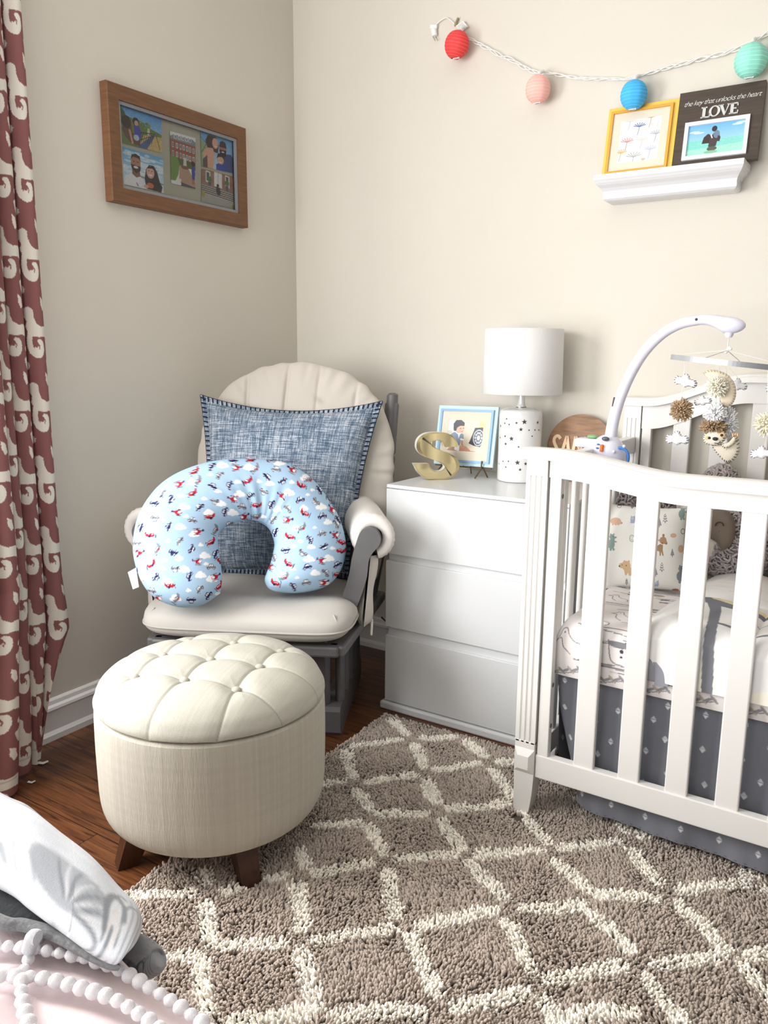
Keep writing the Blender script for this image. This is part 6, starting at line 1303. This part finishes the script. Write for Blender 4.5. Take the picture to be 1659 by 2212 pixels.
mb = MB(); mb.grid(G, col=cc*(1-hem), flip=True); cur = mb.build('curtain', mcu2); tag(cur, 'mauve curtain with ivory scroll pattern hanging on the left wall', 'curtain')
# small pale scraps on the floor
for (u, v), w_, lab in (((92, 1648), .034, 'torn white paper scrap on the wood floor beside the curtain hem'), ((68, 1690), .022, 'small square white scrap on the floor under the curtain edge')):
    c_ = at(u, v, 2, .002); mb = MB(); pts = [(-w_*.5, -w_*.22), (w_*.1, -w_*.34), (w_*.5, -w_*.05), (w_*.42, w_*.25), (0, w_*.16), (-w_*.38, w_*.3)]
    mb.prism(pts, lambda p: np.stack([c_[0]+p[:, 0]*.7-p[:, 1]*.6, c_[1]+p[:, 0]*.7+p[:, 1]*.6, .0015+.006*np.abs(p[:, 0])/w_], 1), (0, 0, .0012)); tag(mb.build('paper_scrap', M('white_paper', (226, 224, 218), .8)), lab, 'paper scrap')

# ================================================================== bed with pink quilt, grey blanket
BZ = .565; bY1 = -2.115; bx0, bx1 = .45, 2.02
bed = thing('bed', ((bx0+bx1)/2, -2.85, 0), 'bed at the lower left under the pale pink quilt', 'bed')
mb = MB(); mb.box(((bx0+bx1)/2, -2.83, .40), (bx1-bx0-.06, 1.24, .24), bev=.05, seg=4); mb.build('mattress', M('mattress_white', (230, 228, 224), .9), bed)
mb = MB(); mb.box(((bx0+bx1)/2, -2.83, .20), (bx1-bx0-.08, 1.2, .16), bev=.01); mb.build('frame', M('dark_bed_wood', (70, 50, 40), .5), bed)
for x in (bx0+.1, bx1-.1):
    for yy in (-3.38, -2.40): mb = MB(); mb.box((x, yy, .061), (.06, .06, .122), bev=.006); mb.build('leg', M('dark_bed_wood'), bed)
mq = M('pink_quilt_cotton', (250, 228, 228), .85, attr=True, bump=.15, bscale=350, spec=.12)
# trim lines (pompom chenille) in a grid on the quilt
rows = [spline(np.array([at(u, v, 2, BZ+.004)[:2] for u, v in pts]), 120) for pts in (((-160, 2040), (-60, 2040), (0, 2043), (60, 2048), (120, 2056), (180, 2068), (235, 2085), (290, 2113), (340, 2143), (390, 2176), (440, 2212), (500, 2262), (580, 2330)), ((-60, 2105), (0, 2108), (60, 2110), (110, 2117), (160, 2130), (215, 2146), (255, 2162), (300, 2190), (345, 2222), (420, 2290)))]
cols = [spline(np.array([at(u, v, 2, BZ+.004)[:2] for u, v in pts]), 80) for pts in (((84, 2028), (66, 2062), (50, 2100), (46, 2140), (52, 2180), (62, 2212), (80, 2260)),)]
# quilt surface: flat on top up to the first trim row on the right, rolling over the far edge
def farY(x): return np.interp(x, np.r_[bx0, 1.32, 1.42, 1.52, rows[0][60:, 0][rows[0][60:, 0] > 1.53], bx1], np.r_[bY1-.03, bY1-.035, -2.165, -2.178, rows[0][60:, 1][rows[0][60:, 0] > 1.53]+.006, rows[0][-1, 1]+.006])
def qz(X, Y):
    far = np.clip((Y-farY(X))/.05, 0, 1.2); return BZ-.10*far**1.6
nx, ny = 460, 340; xs = np.linspace(bx0, bx1, nx); tq = np.linspace(0, 1, ny)**.6; X = np.broadcast_to(xs, (ny, nx)); Y = -3.45+(farY(xs)[None]+.05+3.45)*tq[:, None]
Z = qz(X, Y)+.006*(smoothnoise(ny, nx, 18)-.5)
dq = np.full(X.shape, 9.)
for tr_ in rows+cols:
    for p in tr_[::2]: dq = np.minimum(dq, np.hypot(X-p[0], Y-p[1]))
Z = Z-.012*np.exp(-(dq/.022)**2)+.010*(1-np.exp(-(dq/.05)**2))
cq = lin((248, 234, 234))*(1-.10*np.exp(-(dq/.02)**2))[..., None]*np.ones(3)+np.array([0, -.02, -.01])*np.exp(-(dq/.025)**2)[..., None]
mb = MB(); mb.grid(np.stack([X, Y, Z], -1), col=np.clip(cq, 0, 1), flip=False)
# hanging sides
for edge, dirv in ((np.stack([X[-1], Y[-1], Z[-1]], -1), (0, 1, 0)), (np.stack([X[:, -1], Y[:, -1], Z[:, -1]], -1)[::-1], (1, 0, 0))):
    S_ = [edge+np.array(dirv)*.02*sin(t*1.5)+np.array([0, 0, -1])*t*.24+np.array(dirv)*(.006*np.sin(np.linspace(0, 30, len(edge)))[:, None]*t) for t in np.linspace(0, 1, 20)]; mb.grid(np.array(S_), col=lin((248, 232, 230)), flip=False)
qu = mb.build('pink_quilt', mq); tag(qu, 'pale pink quilt with white pompom trim on the bed', 'quilt')
mpt = M('white_chenille', (250, 249, 250), .95, attr=True, sheen=.2, bump=.5, bscale=900, spec=.08)
for tr_ in rows+cols:
    L = np.r_[0, np.cumsum(np.linalg.norm(np.diff(tr_, axis=0), axis=1))]; mb = MB()
    for s_ in np.arange(0, L[-1], .0148):
        p = np.array([np.interp(s_, L, tr_[:, 0]), np.interp(s_, L, tr_[:, 1])]); z = float(qz(p[0], p[1])); r = .0064*(.85+.3*rs.rand())
        mb.ball((p[0], p[1], z+.004), (r*1.15, r*1.15, r), 9, 12, col=lin((238, 235, 238))); q = p+(np.array([np.interp(s_+.0074, L, tr_[:, 0]), np.interp(s_+.0074, L, tr_[:, 1])])-p); mb.ball((q[0], q[1], z+.002), r*.55, 6, 8, col=lin((244, 240, 242)))
    o = mb.build('pompom_trim', mpt, qu); o['kind'] = 'stuff'
mb = MB(); a, b_ = at(62, 2052, 2, BZ+.012), at(82, 2026, 2, BZ+.03); mb.tube(spline([a, (a+b_)/2+np.array([0, 0, .008]), b_], 14), .0075, 10, col=lin((206, 208, 212))); mb.build('tassel', mpt, qu)

# blanket: printed fleece outside, grey sherpa inside, folded in thick layers
mfl = M('grey_fleece', (200, 204, 210), .95, attr=True, sheen=.35, bump=.25, bscale=500, spec=.05)
msp = M('grey_sherpa', (104, 106, 108), .98, attr=True, sheen=.2, bump=1.0, bscale=120, spec=.05)
bl = thing('blanket', at(150, 1950, 2, .58), 'folded grey and white fleece blanket with sherpa lining on the bed corner', 'blanket')
def layer(top, bot, tf_, bf_, n=150, m=80, bulge=.03, endr=.35):
    """a soft fold spanning measured top and bottom edges; tf_/bf_ give the plane (axis, value) each edge lies on"""
    T_ = spline(np.array([at(u, v, *tf_) for u, v in top]), n); B2 = spline(np.array([at(u, v, *bf_) for u, v in bot]), n); T_ = T_[np.linspace(0, len(T_)-1, n).astype(int)]; B2 = B2[np.linspace(0, len(B2)-1, n).astype(int)]
    s = np.linspace(0, 1, n)[:, None, None]; t = np.linspace(0, 2*pi, m, endpoint=False)[None, :, None]
    mid = ((T_+B2)/2)[:, None]; hv = ((T_-B2)/2)[:, None]; nrm = np.cross(hv, np.gradient(mid, axis=0)); nrm /= np.linalg.norm(nrm, axis=-1)[..., None]+1e-9
    nrm = np.where((nrm*(CAM-mid)).sum(-1, keepdims=True) > 0, nrm, -nrm)
    e = np.sqrt(np.clip(1-((s-(1-endr))/endr).clip(0, None)**2.5, 0, 1))
    return mid+hv*np.sin(t)+nrm*(np.cos(t))*bulge*e
def put(name, mat, G, col, parent=None):
    mb = MB(); mb.grid(G, cv=True, col=col, flip=False)
    for k in (0, -1): V = np.vstack([G[k], G[k].mean(0)]); m = len(G[k]); mb.add(V, np.array([[(i+1) % m, i, m] if k == 0 else [i, (i+1) % m, m] for i in range(m)]), 0, col.reshape(G.shape)[k].mean(0) if col.ndim > 1 else col)
    return mb.build(name, mat, parent or bl)
yB = -2.13
def printcol(n, m, seed, dark=0):
    """soft grey swirls on white fleece; v runs from the fold's top to its bottom"""
    c = Canvas(500, 300, (208, 211, 216), 0, 0, 1, .6); r_ = np.random.RandomState(seed); g1, g2 = (120, 124, 130), (148, 152, 158)
    for k in range(60): c.ell(r_.rand(), r_.rand()*.25, .03+.04*r_.rand(), .015+.02*r_.rand(), (196, 202, 212) if k % 2 else (220, 222, 226), .4)
    c.poly(spline([(.30, .34), (.42, .30), (.58, .33), (.66, .42), (.58, .52), (.44, .56), (.32, .50)], 60, True), g2, .8)
    for k in range(9): a = -1.9+.27*k; c.line(spline([(.47+.04*cos(a), .54+.03*sin(a)), (.47+.13*cos(a), .54+.13*sin(a)), (.47+.22*cos(a+.1), .54+.22*sin(a+.1))], 14), [.022, .010], (205, 205, 208) if k % 2 else g1, .9)
    for k in range(4): c.line(spline([(.66+.05*k, .58), (.665+.05*k, .40), (.72+.04*k, .28), (.78+.035*k, .24)], 24), .014, g1 if k % 2 == 0 else (200, 200, 204), .9)
    c.line(spline([(.66, .54), (.65, .40), (.70, .31), (.76, .33), (.775, .44)], 24), .035, g1, .9); c.ell(.715, .50, .045, .10, (204, 200, 200)); c.line([(.705, .52), (.70, .60)], .026, g1)
    for x in (.80, .845, .885): c.line(spline([(x, .2), (x+.025, .35), (x+.01, .6)], 16), .012, g2, .9)
    c.line(spline([(.05, .30), (.10, .36), (.12, .48)], 12), .05, g2, .6)
    for k in range(14): x = r_.rand()*.3; c.line([(x, .34+.1*r_.rand()), (x+.02, .52)], .012, g2 if k % 2 else (240, 240, 242), .7)
    A = c.a
    for _ in range(4): A = (A+np.roll(A, 2, 0)+np.roll(A, -2, 0)+np.roll(A, 2, 1)+np.roll(A, -2, 1))/5
    c.a = A*(1-.03*RS.rand(*A.shape[:2], 1)); th_ = np.linspace(0, 2*pi, m, endpoint=False); v = (1-np.sin(th_))/2*.6
    S_, T_ = np.meshgrid(np.linspace(0, 1, n), v, indexing='ij'); return c.sample(S_, T_)
# top fold (printed), rising to the upper left
G = layer(((-140, 1640), (0, 1722), (60, 1752), (120, 1800), (180, 1850), (235, 1915), (285, 1968), (288, 1990)), ((-140, 1860), (0, 1915), (60, 1955), (120, 1995), (180, 2035), (225, 2060), (262, 2072), (276, 2050)), (1, -2.085), (2, BZ+.035), bulge=.022)
put('upper_fold', mfl, G, printcol(150, 80, 3))
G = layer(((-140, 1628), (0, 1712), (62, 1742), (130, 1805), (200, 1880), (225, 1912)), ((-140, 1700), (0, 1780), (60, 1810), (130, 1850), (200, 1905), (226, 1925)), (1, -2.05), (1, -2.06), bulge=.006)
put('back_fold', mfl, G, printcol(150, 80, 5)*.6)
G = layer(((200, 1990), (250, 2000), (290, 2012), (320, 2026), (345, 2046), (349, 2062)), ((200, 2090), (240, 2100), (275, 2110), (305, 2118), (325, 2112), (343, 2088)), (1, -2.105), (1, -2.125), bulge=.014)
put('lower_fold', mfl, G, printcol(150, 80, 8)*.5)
G = layer(((-140, 1900), (0, 1974), (50, 1984), (110, 2002), (170, 2032), (220, 2060), (262, 2088)), ((-140, 1940), (0, 2006), (50, 2012), (110, 2028), (170, 2058), (215, 2082), (255, 2098)), (2, BZ+.024), (2, BZ+.012), bulge=.008)
put('sherpa_fold', msp, G, np.ones((150, 80, 3))*lin((120, 121, 122))*(.8+.4*smoothnoise(150, 80, 2.5))[..., None])
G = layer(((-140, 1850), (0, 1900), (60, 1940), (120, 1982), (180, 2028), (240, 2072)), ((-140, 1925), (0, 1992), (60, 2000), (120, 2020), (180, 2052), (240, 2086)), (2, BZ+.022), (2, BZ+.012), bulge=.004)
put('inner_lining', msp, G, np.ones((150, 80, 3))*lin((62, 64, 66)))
